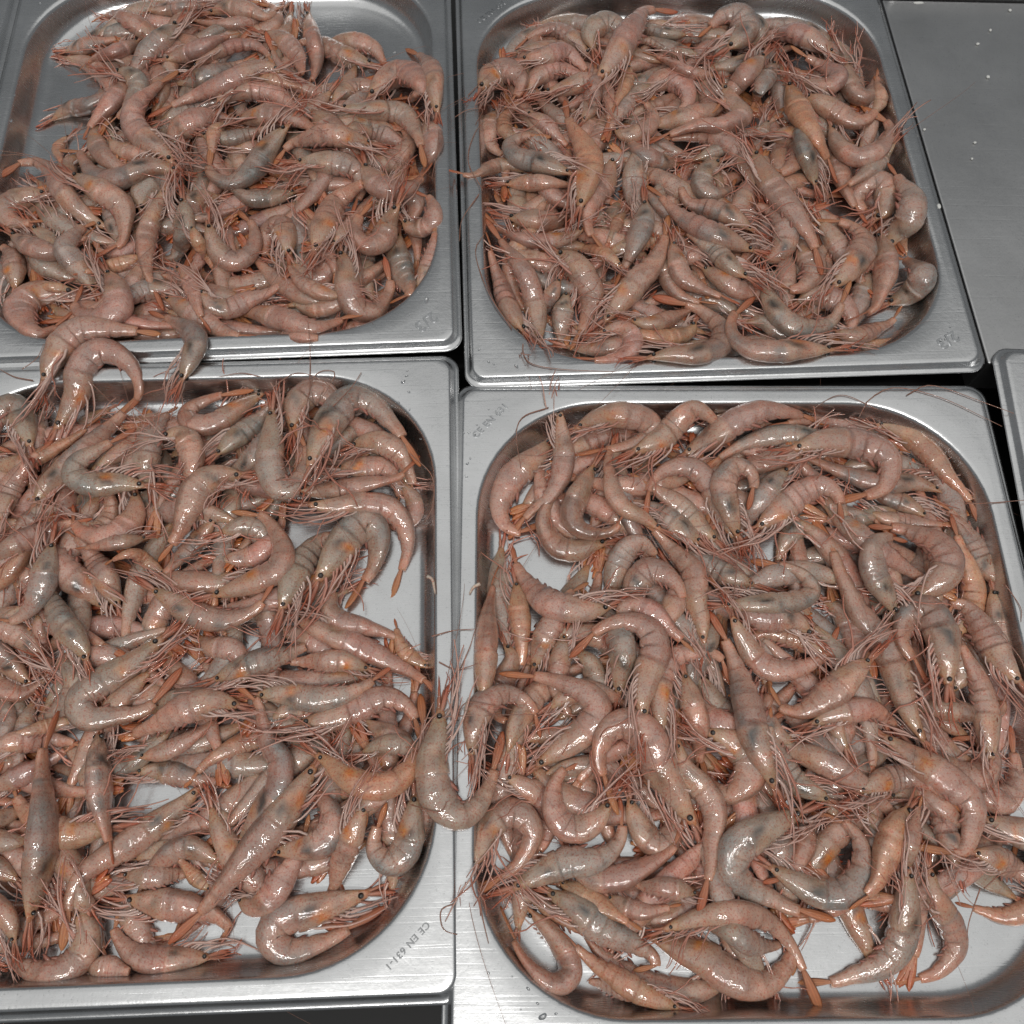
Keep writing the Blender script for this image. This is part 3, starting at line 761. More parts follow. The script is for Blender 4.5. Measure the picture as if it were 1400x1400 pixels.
def grad(V, c0, c1, axis=0):
    t = np.clip((V[:, axis] - V[:, axis].min()) / (np.ptp(V[:, axis]) + 1e-9), 0, 1)[:, None]
    return np.array(c0) * (1 - t) + np.array(c1) * t
class Part:
    def __init__(s, name, V, Fc, C, mt): s.V, s.F, s.C, s.mt = np.asarray(V), Fc, C, mt; s.me = mesh(name, V, Fc, mt, colors=C)
PINK, RED, ORANGE, PALE = (.68, .36, .28), (.50, .105, .050), (.53, .195, .070), (.78, .60, .52)
rn = random.Random(3)
LEGS = []
for k in range(18):
    a, b_ = rn.uniform(-.07, .05), rn.uniform(-.06, .09)
    P = [(0, 0, 0), (.06, .02, -.045), (.22, .03, -.065 + a * .4), (.50, rn.uniform(-.05, .07), -.06 + a), (.78, rn.uniform(-.08, .08), -.045 + a + b_), (1.0, rn.uniform(-.10, .08), -.03 + a + b_ * 2.2)]
    if k % 6 == 0: P[3:] = [(.42, .06, -.32 + a), (.50, .10, -.52 + a), (.66, .06, -.66 + a)]
    P = catmull(P, 9)
    V, Fc = tube(P, np.linspace(.021, .008, 9))
    LEGS.append(Part('leg', V, Fc, grad(V, PALE if k % 3 else PINK, PINK if k % 3 else (.54, .20, .13)), M_SHELL))
ANT = []
for k in range(14):
    c1, c2 = rn.uniform(-.7, .7), rn.uniform(-.9, .9); ang = 0; p = np.zeros(3); P = [p.copy()]
    for i in range(16):
        ang += (c1 + (c2 - c1) * i / 15) / 16
        p = p + np.array([math.cos(ang), math.sin(ang), .10 * math.cos(i * .25) - .02]) / 16; P.append(p.copy())
    V, Fc = tube(P, np.linspace(.0026, .0012, 17), 3)
    ANT.append(Part('antenna', V, Fc, grad(V, (.42, .20, .14), (.26, .13, .09)), M_SHELL))
def leaf(length, width, thick, nl=7, ridge=.35, tipcut=1.0):
    V, Fc = [], []
    for i in range(nl):
        t = i / (nl - 1); w = width * (math.sin(math.pi * min(1, .14 + t * .76) ** .9) ** .7) * (1 if t < .98 else .62 * tipcut)
        x = t * length
        V += [(x, 0, thick * (1 + ridge)), (x, w, thick * .2), (x, 0, -thick), (x, -w, thick * .2)]
    for i in range(nl - 1):
        for k in range(4):
            Fc.append((i * 4 + k, i * 4 + (k + 1) % 4, i * 4 + 4 + (k + 1) % 4, i * 4 + 4 + k))
    Fc += [(3, 2, 1, 0), tuple(4 * (nl - 1) + k for k in range(4))]
    return np.array(V), Fc
BLADE = []
for k in range(8):
    wd, nl = rn.uniform(.115, .150), 9; V, Fc, C = [], [], []
    XS = (-1, -.62, -.24, 0, .24, .62, 1); bend = rn.uniform(-.12, .12); skew = rn.uniform(-.05, .05)
    c0, c1 = (.60, .29, .17), ((.60, .21, .065), (.54, .135, .05), (.60, .26, .10), (.50, .15, .06))[k % 4]
    for i in range(nl):
        t = i / (nl - 1); w = wd * (min(1, .42 + t * 1.25) if t < .5 else (1 - max(0, (t - .62) / .38) ** 2.4 * .72))
        for q, x in enumerate(XS):
            V.append((t, x * w + skew * t, .030 * (1 - x * x) + (.012 if q % 2 else -.004) * (1 - .5 * t) + bend * t * t))
            cc = np.array(c0) * (1 - t) + np.array(c1) * t
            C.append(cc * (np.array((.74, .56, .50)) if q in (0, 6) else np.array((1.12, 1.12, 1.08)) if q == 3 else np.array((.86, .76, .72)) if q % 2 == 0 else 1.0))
        for q, x in ((0, .8), (0, 0), (0, -.8)):
            V.append((t, x * w + skew * t, -.012 + bend * t * t)); C.append(np.array(c0) * (1 - t) + np.array(c1) * t)
    for i in range(nl - 1):
        for q in range(10): Fc.append((i * 10 + q, i * 10 + 10 + q, i * 10 + 10 + (q + 1) % 10, i * 10 + (q + 1) % 10))
    Fc += [tuple(range(10)), tuple(10 * (nl - 1) + q for q in range(10))[::-1]]
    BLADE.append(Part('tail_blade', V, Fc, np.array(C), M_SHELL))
SCALE = []
for k in range(4):
    V, Fc = leaf(1, .105, .025); V[:, 1] += .08 * (k % 2 - .5) * V[:, 0] ** 2
    SCALE.append(Part('antennal_scale', V, Fc, grad(V, (.60, .33, .24), [(.55, .15, .07), (.50, .11, .05)][k % 2]), M_SHELL))
ROST = []
for k in range(3):
    V, Fc = [], []
    n = 9
    for i in range(n):
        t = i / (n - 1); h = .075 * (1 - t) ** .8 + .006; w_ = .035 * (1 - t) + .005; tooth = .035 * (1 - t) if i % 2 else 0
        zc = .10 * t * t * (k - .5)
        V += [(t, 0, zc + h + tooth), (t, w_, zc), (t, 0, zc - h * .8), (t, -w_, zc)]
    for i in range(n - 1):
        for q in range(4): Fc.append((i * 4 + q, i * 4 + (q + 1) % 4, i * 4 + 4 + (q + 1) % 4, i * 4 + 4 + q))
    V = np.array(V); ROST.append(Part('rostrum', V, Fc + [(4 * n - 4, 4 * n - 3, 4 * n - 2, 4 * n - 1)], grad(V, (.52, .28, .18), (.48, .085, .04)), M_SHELL))
HAIR = []
for k in range(6):
    P = catmull([(0, 0, 0), (.35, rn.uniform(-.04, .04), rn.uniform(-.03, .05)), (.7, rn.uniform(-.12, .12), rn.uniform(-.06, .10)), (1.0, rn.uniform(-.25, .25), rn.uniform(-.12, .16))], 7)
    V, Fc = tube(P, np.linspace(.028, .008, 7)); HAIR.append(Part('antennule', V, Fc, grad(V, (.60, .25, .15), (.56, .10, .04)), M_SHELL))
FLAP = []
for k in range(3):
    V, Fc = leaf(1, .16, .05, 6); V[:, 2] -= .25 * V[:, 0] ** 2
    FLAP.append(Part('swimmeret', V, Fc, grad(V, (.48, .27, .21), (.48, .18, .13)), M_SHELL))
V, Fc = [], []
for i in range(7):
    a = math.pi * i / 6
    for k in range(10): V.append((math.sin(a) * math.cos(k * .6283), math.sin(a) * math.sin(k * .6283), math.cos(a)))
for i in range(6):
    for k in range(10): Fc.append((i * 10 + k, (i + 1) * 10 + k, (i + 1) * 10 + (k + 1) % 10, i * 10 + (k + 1) % 10))
V = np.array(V); C = np.where((V[:, 2] > .80)[:, None], (.07, .065, .06), (.012, .010, .009))
M_EYE = plain('prawn_eye', (0.01, 0.01, 0.01), 0.08)
_nt = M_EYE.node_tree; _a = N(_nt, 'ShaderNodeAttribute'); _a.attribute_name = 'col'; L(_nt, _a.outputs['Color'], _nt.nodes['Principled BSDF'].inputs['Base Color'])
EYE = Part('eye', V, Fc, C, M_EYE)

# ---------------------------------------------------------------- body
SEG = [.385, .485, .585, .69, .79, .875, 1.0]
ST = list(np.linspace(0, .36, 13)) + [.382]
for a, b_ in zip(SEG[:-1], SEG[1:]): ST += [a + (b_ - a) * u for u in (.02, .3, .6, .86, .985)]
ST = np.array(ST)
H_S = np.interp(ST, [0, .03, .07, .13, .2, .3, .385, .45, .52, .6, .68, .78, .87, .95, 1.0], [.15, .27, .41, .60, .78, .95, 1.0, 1.04, 1.02, .93, .80, .63, .49, .42, .34])
NR = 16
TH = np.arange(NR) / NR * 2 * math.pi
def body(S, H, side, roll, fl, r):
    """S: spine stations (len(ST) x 3). Returns verts, faces, colours and frames"""
    T = norm(np.gradient(S, axis=0))
    Nh = norm(np.stack([-T[:, 1], T[:, 0], 0 * T[:, 0]], 1)) * side            # towards the back (dorsal)
    U = norm(np.cross(T, Nh)); U = np.where(U[:, 2:3] < 0, -U, U)
    D = Nh * math.cos(roll) + U * math.sin(roll); Lt = U * math.cos(roll) - Nh * math.sin(roll)
    # how tight the bend is: the belly cannot fold through itself
    dT = np.gradient(T, axis=0); ds = np.linalg.norm(np.gradient(S, axis=0), axis=1)
    k = -np.einsum('ij,ij->i', dT, Nh) / np.maximum(ds, 1e-6)
    k = smooth1(k, 1.5)
    vmax = np.where(k > 1e-3, .92 / np.maximum(k, 1e-3), 1)
    h = H * H_S
    step = np.ones(len(ST))
    for a, b_ in zip(SEG[:-1], SEG[1:]):
        q = (ST >= a) & (ST < b_); u = (ST[q] - a) / (b_ - a); step[q] = .986 + .022 * u ** 1.3
    step[(ST > .30) & (ST <= .3825)] = 1.028
    V, C = [], []
    lob = np.zeros(len(ST))
    for a, b_ in zip(SEG[:-2], SEG[1:-1]):
        q = (ST >= a) & (ST < b_); lob[q] = np.sin(math.pi * (ST[q] - a) / (b_ - a)) ** .6
    ph = [r['rnd'].uniform(0, 6.28) for _ in range(6)]; gut = r['rnd'].random() < .45; ring = [r['rnd'].uniform(.93, 1.07) for _ in ST]
    base = np.array(r['c0']); c_or = np.array((.54, .27, .16)); c_gr = np.array((.30, .285, .25))
    spot = np.array((.60, .21, .035)); dark = np.array((.006, .013, .013)); yel = np.array((.50, .31, .12))
    for i in range(len(ST)):
        s = ST[i]; hv = min(h[i] * (.92 if s < .385 else .80 + .13 * lob[i]), vmax[i] * .95 + h[i] * .05)
        for t in TH:
            cd, cl = math.cos(t), math.sin(t)
            dd = h[i] * step[i] * (abs(cd) ** (.92) if cd > 0 else 0) if cd > 0 else -hv * step[i] * abs(cd) ** .9
            wl = (.76 if s < .385 else .73) * h[i] * step[i] * np.sign(cl) * abs(cl) ** .88 * (1 - .10 * cd * cd * (1 if cd > 0 else .2))
            if s < .12: wl *= .62 + .38 * s / .12
            if s > .6: wl *= 1 - .16 * (s - .6) / .4
            w_ = 1 + .022 * math.sin(9 * s + 2 * t + ph[0]) + .018 * math.sin(17 * s - 3 * t + ph[1]) + .014 * math.sin(31 * s + t + ph[2])
            dd *= w_; wl *= w_
            V.append(S[i] + D[i] * dd + Lt[i] * wl)
            c = base.copy()
            g = min(1, max(0, (s - .55) / .45)); c = c + (c_or * .5 + base * .5 - c) * g * .75             # pinker towards the tail
            c = c * ring[i] * (1 + .07 * math.sin(6 * s + t + ph[3]) + .05 * math.sin(23 * s + 3 * t + ph[4]))
            g3 = max(0, (s - .82) / .18); c = c + (np.array((.60, .29, .17)) - c) * .55 * g3
            if gut and cd > .86 and .40 < s < .92: c = c * np.array((.66, .64, .62))
            if cd < -.1: c = c * (1 - .0) + 0; c = c + (np.array((.52, .33, .27)) - c) * .35 * min(1, -cd)
            if s < .372: c = c + (np.array((.47, .345, .225)) - c) * .30
            if s < .16: c = c + (yel - c) * .65 * (1 - s / .16)
            if s < .09: c = c + (np.array((.52, .19, .10)) - c) * .62 * (1 - s / .09)
            if 'd' in fl:
                q = math.exp(-((s - .30 + .03 * math.sin(3 * t + ph[3])) / .055) ** 2) * math.exp(-((cd - .30) / .50) ** 2) * (.95 + .45 * math.sin(9 * t + 33 * s)); q = min(.92, 1.15 * q * r['dk'])
                c = c + (dark - c) * q
                q2 = math.exp(-((cd - .75) / .40) ** 2) * (.60 if .36 < s < .8 else 0) * r['dk']; c = c + (np.array((.20, .215, .20)) - c) * min(.75, q2 * (.8 + .5 * math.sin(26 * s + ph[1])))
                if fl.count('d') > 1 and s < .36: c = c + (dark * 1.3 - c) * .55 * abs(math.sin(7 * s * 3 + 2 * t))
            else:
                q = r['dl'] * math.exp(-((s - .27 + .03 * math.sin(3 * t + ph[3])) / .06) ** 2) * math.exp(-((cd - .15) / .6) ** 2) * max(0, math.sin(3 * t + 21 * s + ph[0])); c = c + (dark * 2 - c) * min(.85, 1.2 * q)
            if 's' in fl:
                q = math.exp(-((s + .02 * math.sin(3 * t + ph[5]) - r['sp']) / (.045 + .02 * math.sin(2 * t + ph[2]))) ** 2) * math.exp(-((cd + .15) / .5) ** 2); c = c + (spot - c) * min(1, r['sw'] * q * (1.15 + .5 * math.sin(40 * s + 5 * t)))
            else:
                q = math.exp(-((s - .30) / .06) ** 2) * math.exp(-((cd + .2) / .5) ** 2); c = c + (np.array((.56, .27, .10)) - c) * .45 * q * r['o2']
            for b_ in SEG[1:-1]:
                if 0 <= b_ - s < .007: c = c * r['rg']
            if .30 < s < .37 and True: pass
            C.append(c)
    n = len(ST); Fc = []
    for i in range(n - 1):
        for kx in range(NR):
            Fc.append((i * NR + kx, i * NR + (kx + 1) % NR, (i + 1) * NR + (kx + 1) % NR, (i + 1) * NR + kx))
    Fc.append(tuple(range(NR))[::-1]); Fc.append(tuple((n - 1) * NR + kx for kx in range(NR)))
    return np.array(V), Fc, np.clip(np.array(C), .004, .9), T, D, Lt, h

def frame(X, Z, p, sc, sz=None):
    X = X / np.linalg.norm(X); Z = Z - X * (Z @ X); Z = Z / (np.linalg.norm(Z) + 1e-9); Y = np.cross(Z, X)
    sc = (sc, sc, sc) if not hasattr(sc, '__len__') else sc
    m_ = Matrix.Identity(4)
    for j in range(3):
        m_[j][0] = X[j] * sc[0]; m_[j][1] = Y[j] * sc[1]; m_[j][2] = Z[j] * sc[2]; m_[j][3] = p[j]
    return m_

COLS = {'g': (.435, .335, .272), 'p': (.560, .322, .252), 'o': (.580, .322, .195), '.': (.525, .322, .245)}
class Heap:
    def __init__(s): s.V, s.F, s.C, s.M, s.n = [], [], [], [], 0
    def add(s, V, Fc, C, mi):
        s.V.append(V); s.C.append(C); s.F += [tuple(i + s.n for i in f) for f in Fc]; s.M += [mi] * len(Fc); s.n += len(V)
HEAP = Heap()
HEADS = []
def solve(row, z_guess):
    """spine (stations to the end of the body + tail tip), half height, lying on whatever is already in the heap"""
    px = catmull(row['pts'], 60); W = row['w']
    z = np.full(60, z_guess)
    for it in range(3):
        P = at(px, z); dep = depth_of(P); Hh = (W / 2 * dep / F_PX).mean()
        Hl = Hh * np.interp(np.linspace(0, 1, 60), [0, .1, .3, .6, .82, 1], [.4, .7, 1, .95, .5, .2])
        if it < 2:
            rest = hf_under(P, Hh * .75, .80) + Hl * .70 - .0026
            zs = smooth1(rest, 7); z = np.maximum(zs, rest - .0035); z = smooth1(z, 3)
            top = .026 + .004 * math.tanh(0)
            z = np.where(z > top, top + (z - top) * .35, z)
    return P, Hh, Hl
def inside(k, x, y, mrg):
    lx, ly = tray_local(k, x, y); return sdf_rr(lx, ly, TW - 2 * OPEN_IN, TL_ - 2 * OPEN_IN, OPEN_R) < -mrg
def lengthen(row):
    """a prawn whose tail end is hidden under others goes on under them to its full length"""
    px = catmull(row['pts'], 24); P = at(px, -.004); Hh = (row['w'] / 2 * depth_of(P) / F_PX).mean()
    seg = np.linalg.norm(np.diff(P, axis=0), axis=1); want = 8.6 * Hh - seg.sum()
    if want < 2 * Hh: return
    T = np.diff(P[:, :2], axis=0); a = np.unwrap(np.arctan2(T[:, 1], T[:, 0])); k0 = (a[-1] - a[8]) / max(seg[8:].sum(), 1e-4)
    k0 = max(-90, min(90, k0)); best = None
    for k in (k0, k0 * .4, k0 + 30, k0 - 30, k0 + 70, k0 - 70, 110, -110):
        p = P[-1, :2].copy(); an = a[-1]; st = want / 6; Q = []
        for i in range(6): an += k * st; p = p + st * np.array([math.cos(an), math.sin(an)]); Q.append(p.copy())
        Q = np.array(Q); sc = (~inside(row['tray'], Q[:, 0], Q[:, 1], .009)).sum() * 3
        d = np.column_stack([Q, np.full(6, -.004)]) - CAM; w_ = d @ CF; qx = np.stack([700 + F_PX * (d @ CR) / w_, 700 - F_PX * (d @ CU) / w_], 1)
        sc += sum(math.hypot(x - hx, y - hy) < hr + 8 for x, y in qx for hx, hy, hr in HOLES)
        if best is None or sc < best[0]: best = (sc, qx)
    ok = []
    for q in best[1]:
        w_ = at([q], -.004)[0]
        if not inside(row['tray'], np.array(w_[0]), np.array(w_[1]), .006): break
        ok.append(tuple(q))
    row['pts'] = row['pts'] + ok[1::2]
def emit(row, individual):
    P, Hh, Hl = solve(row, {0: -.008, 1: -.006, 2: .004, 3: .012, 4: .015}[row['layer']])
    fl = row['fl']; r0 = random.Random(int(row['pts'][0][0] * 31 + row['pts'][0][1] * 17))
    tailfrac = .185
    dist = np.r_[0, np.cumsum(np.linalg.norm(np.diff(P, axis=0), axis=1))]; Lt_ = dist[-1]
    full = Lt_ > 7.2 * Hh
    bs = 1 - tailfrac if full else .95
    S = resample(P, 0, ST * bs)
    tip = P[-1]
    # back is on the outside of the bend
    T = norm(np.diff(S[:, :2], axis=0)); ang = np.arctan2(T[:, 1], T[:, 0]); tot = np.unwrap(ang); turn = tot[-1] - tot[0]
    side = -1 if turn > 0 else 1
    if abs(turn) < .25: side = r0.choice((-1, 1))
    if 'i' in fl: side = -side
    roll = math.radians(r0.uniform(62, 80)) if 't' in fl else math.radians(r0.uniform(-4, 34))
    ckey = next((c for c in fl if c in 'gpo'), '.')
    c0 = np.array(COLS[ckey]) * r0.uniform(.78, 1.05) * np.array((r0.uniform(.97, 1.05), 1, r0.uniform(.94, 1.04)))
    rr = dict(dl=r0.choice((0, 0, .5, .9)), rg=np.array((.93, .86, .84)) if r0.random() < .3 else np.array((1.03, 1.0, .99)), rnd=r0, sw=r0.uniform(.55, 1.0), c0=c0, dk=r0.uniform(.75, 1.1), sp=r0.uniform(.22, .31), o2=r0.random())
    V, Fc, C, T3, D, Lat, h = body(S, Hh, side, roll, fl, rr)
    stamp_hf(np.vstack([S]), h, h * .76)
    parts = []
    fwd = -T3[0] * .8 - T3[4] * .2; fwd = fwd / np.linalg.norm(fwd)
    head = S[0]
    # tail fan
    if full:
        e = S[-1]; tv = tip - e; tl = np.linalg.norm(tv); tv = tv / tl
        sp = r0.uniform(.10, .22) if r0.random() < .8 else r0.uniform(.2, .34)
        fanN = D[-1]; up = Lat[-1]
        for q, a in enumerate((0, -1, 1, -.55, .6)):
            d_ = tv + fanN * a * sp + up * (.05 * q - .08); zz = up * 1.0 + fanN * a * .35
            parts.append(('tail_fan' if q == 0 else 'tail_blade', BLADE[r0.randrange(8)], frame(d_, zz, e - tv * Hh * .12 + fanN * a * Hh * .12 + up * Hh * .05 * (2 - q), (tl * r0.uniform(.92, 1.08), tl * r0.uniform(.8, 1.05), tl))))
    L0 = Hh * 2
    parts.append(('rostrum', ROST[r0.randrange(3)], frame(fwd + D[0] * .06, D[0], head + D[0] * h[0] * .45 - fwd * L0 * .22, (L0 * r0.uniform(.9, 1.25), L0 * .95, L0 * .95))))
    for q in (-1, 1):
        parts.append(('antennal_scale', SCALE[r0.randrange(4)], frame(fwd - D[0] * r0.uniform(.02, .2) + Lat[0] * .10 * q, Lat[0] * 1.0 + D[0] * .4 * q, head - D[0] * h[0] * .2 + Lat[0] * q * h[0] * .35 - fwd * L0 * .1, (L0 * r0.uniform(.65, .95),) * 2 + (L0,))))
        ie = 2; er = Hh * r0.uniform(.135, .175)
        parts.append(('eye', EYE, frame(D[ie], Lat[ie] * q + fwd * r0.uniform(-.2, .8) - D[ie] * r0.uniform(-.3, .5), S[ie] + D[ie] * h[ie] * .22 + Lat[ie] * q * h[ie] * .60 + fwd * er * .5, er)))
    for q in range(5 if individual else 2):
        us = -1 if q % 2 else 1
        parts.append(('antennule', HAIR[r0.randrange(6)], frame(fwd + D[0] * r0.uniform(-.35, .12) + Lat[0] * us * r0.uniform(0, .22), D[0] + Lat[0] * r0.uniform(-1, 1), head - D[0] * h[0] * r0.uniform(-.2, .5) + Lat[0] * us * h[0] * .3 - fwd * L0 * .05, L0 * r0.uniform(.7, 1.35))))
    nl = 13 if individual else 6
    sway = r0.uniform(-.09, .10); spl = r0.choice((.035, .05, .06, .10))
    up_side = 1 if Lat[6][2] >= 0 else -1
    for q in range(nl):
        us = up_side if q % 3 != 2 else -up_side
        i = 2 + int((q / nl) * 10); ll = L0 * r0.uniform(1.25, 2.4)
        X = -T3[i] * 1.0 + D[i] * (sway + r0.uniform(-spl, spl)) + Lat[i] * us * r0.uniform(-.02, .10)
        parts.append(('leg', LEGS[r0.randrange(18)], frame(X, D[i] + Lat[i] * us * r0.uniform(-.9, .4), S[i] - D[i] * h[i] * .62 + Lat[i] * us * h[i] * .60, ll)))
    for q in range(4):
        i = 15 + q * 5; X = -D[i] * .45 + T3[i] * r0.uniform(.5, 1.1)
        parts.append(('swimmeret', FLAP[r0.randrange(3)], frame(X, Lat[i] * up_side, S[i] - D[i] * h[i] * .55 + Lat[i] * up_side * h[i] * .35, h[i] * r0.uniform(.75, 1.0))))
    if individual:
        for q in range(2 if row['layer'] >= 3 else 1):
            a = r0.uniform(-.9, .9); X = fwd * math.cos(a) + np.array([-fwd[1], fwd[0], 0]) * math.sin(a); X[2] = r0.uniform(-.06, .12)
            parts.append(('antenna', ANT[r0.randrange(14)], frame(X, np.array([0, 0, 1.0]), head + fwd * L0 * .15, r0.uniform(.035, .085))))
    HEADS.append((head, row))
    row['z'] = float(S[:, 2].mean()); row['turn'] = float(turn); row['fwd'] = fwd; row['mid'] = S.mean(0); row['len'] = float(Lt_)
    if not individual:
        HEAP.add(V, Fc, C, 0)
        for nm, pt, mx_ in parts:
            if nm in ('eye',): continue
            M3 = np.array(mx_)[:3]; HEAP.add(pt.V @ M3[:, :3].T + M3[:, 3], pt.F, pt.C, 1)
        return
    o0 = np.array([S[:, 0].mean(), S[:, 1].mean(), float(V[:, 2].min())])
    root = bpy.data.objects.new('prawn', None); col.objects.link(root); root.location = o0; root.empty_display_size = .01
    obj('body', mesh('body', V - o0, Fc, M_FLESH, colors=C), root)
    off = Matrix.Translation(-Vector(o0)); fan = None
    for nm, pt, mx_ in parts:
        if nm == 'tail_blade' and fan is not None:
            o = obj(nm, pt.me, fan, fan.matrix_local.inverted() @ (off @ mx_))
        else:
            o = obj(nm, pt.me, root, off @ mx_)
            if nm == 'tail_fan': fan = o
    row['root'] = root; row['off'] = off

# which ones are single things: the 300 that show largest
order = sorted(range(len(ROWS)), key=lambda i: ROWS[i]['layer'])
def shown(r):
    n = sum(math.dist(a, b_) for a, b_ in zip(r['pts'][:-1], r['pts'][1:])) * r['w']
    return (r['layer'] >= 2) * 1e6 + n * (1 + r['layer'])
single = set(sorted(range(len(ROWS)), key=lambda i: -shown(ROWS[i]))[:300])
# the unseen bottom of each heap
rf = random.Random(11); fills = []
COV = np.zeros_like(HF, bool); HOLE = np.zeros_like(HF, bool)
def cover(px, w, M):
    P = at(catmull(px, 40), -.002); hh = w / 2 * depth_of(P) / F_PX * np.interp(np.linspace(0, 1, 40), [0, .1, .3, .6, .82, 1], [.4, .7, 1, .9, .45, .25])
    for (x, y, _), r_ in zip(P, hh):
        sl = disk(x, y, r_); M[sl] |= (gx[sl] - x) ** 2 + (gy[sl] - y) ** 2 < r_ * r_
for r in ROWS: lengthen(r); cover(r['pts'], r['w'], COV)
for hx, hy, hr in HOLES:
    p = at([(hx, hy)], FLOOR_Z)[0]; r_ = hr * depth_of(p) / F_PX; sl = disk(p[0], p[1], r_); HOLE[sl] |= (gx[sl] - p[0]) ** 2 + (gy[sl] - p[1]) ** 2 < r_ * r_
for k in 'ABCD':
    lx, ly = tray_local(k, gx, gy); IN = sdf_rr(lx, ly, TW - 2 * OPEN_IN, TL_ - 2 * OPEN_IN, OPEN_R) < -.012
    tops = [r for r in ROWS if r['tray'] == k]
    hull = np.zeros_like(COV)
    for r in tops:
        q = at([r['pts'][len(r['pts']) // 2]], 0)[0]; sl = disk(q[0], q[1], .042); hull[sl] |= (gx[sl] - q[0]) ** 2 + (gy[sl] - q[1]) ** 2 < .042 ** 2
    for n in range(85):
        need = IN & hull & ~COV & ~HOLE
        idx = np.argwhere(need)
        if len(idx) < 45: break
        best = None
        for tr in range(26):
            j, i = idx[rf.randrange(len(idx))]; ln = rf.uniform(.085, .105); a = rf.uniform(0, 6.28); cv = rf.uniform(-2.2, 2.2); kk = rf.uniform(.2, .8)
            pts = []; p = np.array([0.0, 0.0]); ang = a
            for _ in range(7): pts.append(p.copy()); ang += cv / 6; p = p + np.array([math.cos(ang), math.sin(ang)]) * ln / 6
            pts = np.array(pts); pts += np.array([gx[j, i], gy[j, i]]) - pts[int(kk * 6)]
            if not inside(k, pts[:, 0], pts[:, 1], .009).all(): continue
            M = np.zeros_like(COV)
            for q in pts: sl = disk(q[0], q[1], .0075); M[sl] |= (gx[sl] - q[0]) ** 2 + (gy[sl] - q[1]) ** 2 < 5.6e-5
            sc_ = (M & need).sum() - 2.5 * (M & HOLE).sum()
            if best is None or sc_ > best[0]: best = (sc_, pts, M)
        if best is None: continue
        COV |= best[2]
        d = np.column_stack([best[1], np.full(7, FLOOR_Z + .006)]) - CAM; w_ = d @ CF
        qx = np.stack([700 + F_PX * (d @ CR) / w_, 700 - F_PX * (d @ CU) / w_], 1)
        fills.append(dict(tray=k, layer=0, w=float(2 * .0072 * F_PX / w_.mean()), fl=rf.choice(['.', 'g', 'p', 'gd', '.', 's']), pts=[tuple(q) for q in qx], note=None))
for f_ in fills: emit(f_, False)
for i in order: emit(ROWS[i], i in single)

me = mesh('prawn_heap', np.vstack(HEAP.V), HEAP.F, [M_FLESH, M_SHELL], colors=np.vstack(HEAP.C))
me.polygons.foreach_set('material_index', HEAP.M)
tag(obj('prawn_heap', me), 'lower prawns showing through gaps at the bottom of the four heaps', 'prawns', None, 'stuff')

# ---------------------------------------------------------------- long feelers lying on the steel, each a part of the prawn it comes from
FEEL = """1174,572 1190,545 1225,530 1290,545 1370,583;1240,540 1275,527 1350,552 1410,574;1318,688 1345,688 1410,683;712,640 706,595 715,570 750,557
455,556 480,530 494,509;418,560 424,530 432,512 446,506 458,512 440,545;423,540 424,480 421,440;372,530 405,510 440,520 458,535;600,178 598,205 590,245
650,170 660,150 640,150 622,160;660,260 640,220 650,180 670,160;655,265 632,300 628,330;715,470 716,485 728,498 770,505 840,508;662,320 650,345 668,400 700,450
655,1225 660,1255 668,1290;622,1235 603,1245 606,1270 625,1278;580,982 650,978 730,977;624,985 640,960 700,970;560,620 590,650 592,690 580,715;1240,165 1222,185
355,515 330,510 300,515;60,470 50,490 30,505;45,520 20,515 0,505;0,206 40,212 80,225;95,250 40,215 -5,212;1362,860 1395,900 1404,930;1375,800 1395,830 1396,850
590,870 620,862 650,860;610,955 640,890 650,860;600,905 625,915 660,905;1340,1215 1325,1260 1322,1285;1345,1215 1370,1195 1400,1190;1110,560 1150,540 1200,560;240,560 180,570 120,520
840,700 825,720 800,760;1000,845 1005,800 1010,740;640,130 650,120 670,100;1232,175 1243,158;300,140 262,200 262,240;560,1100 600,1110 612,1095""".replace('\n', ';').split(';')
heads2 = [(h_, r_) for h_, r_ in HEADS if 'root' in r_]
HP = np.array([h_ for h_, _ in heads2])
for s_ in FEEL:
    pts = [tuple(map(float, t.split(','))) for t in s_.split()]
    px = catmull(pts, 18); z = np.full(18, RIM_Z + .002)
    for it in range(3):
        P = at(px, z); z = smooth1(np.maximum(hf_under(P, .0035, .9) + .0008, RIM_Z + .0008), 2.0)
    ends = [np.linalg.norm(HP - P[e], axis=1) for e in (0, -1)]
    e = 0 if ends[0].min() <= ends[1].min() else 1
    i = int(np.argmin(ends[e])); r_ = heads2[i][1]
    V, Fc = tube(P, np.linspace(.00036, .00020, 18) if e == 0 else np.linspace(.00020, .00036, 18), 4)
    o0 = np.array(r_['root'].location); C = np.tile(np.array((.33, .17, .12)), (len(V), 1))
    obj('antenna', mesh('antenna', V - o0, Fc, M_SHELL, colors=C), r_['root'])

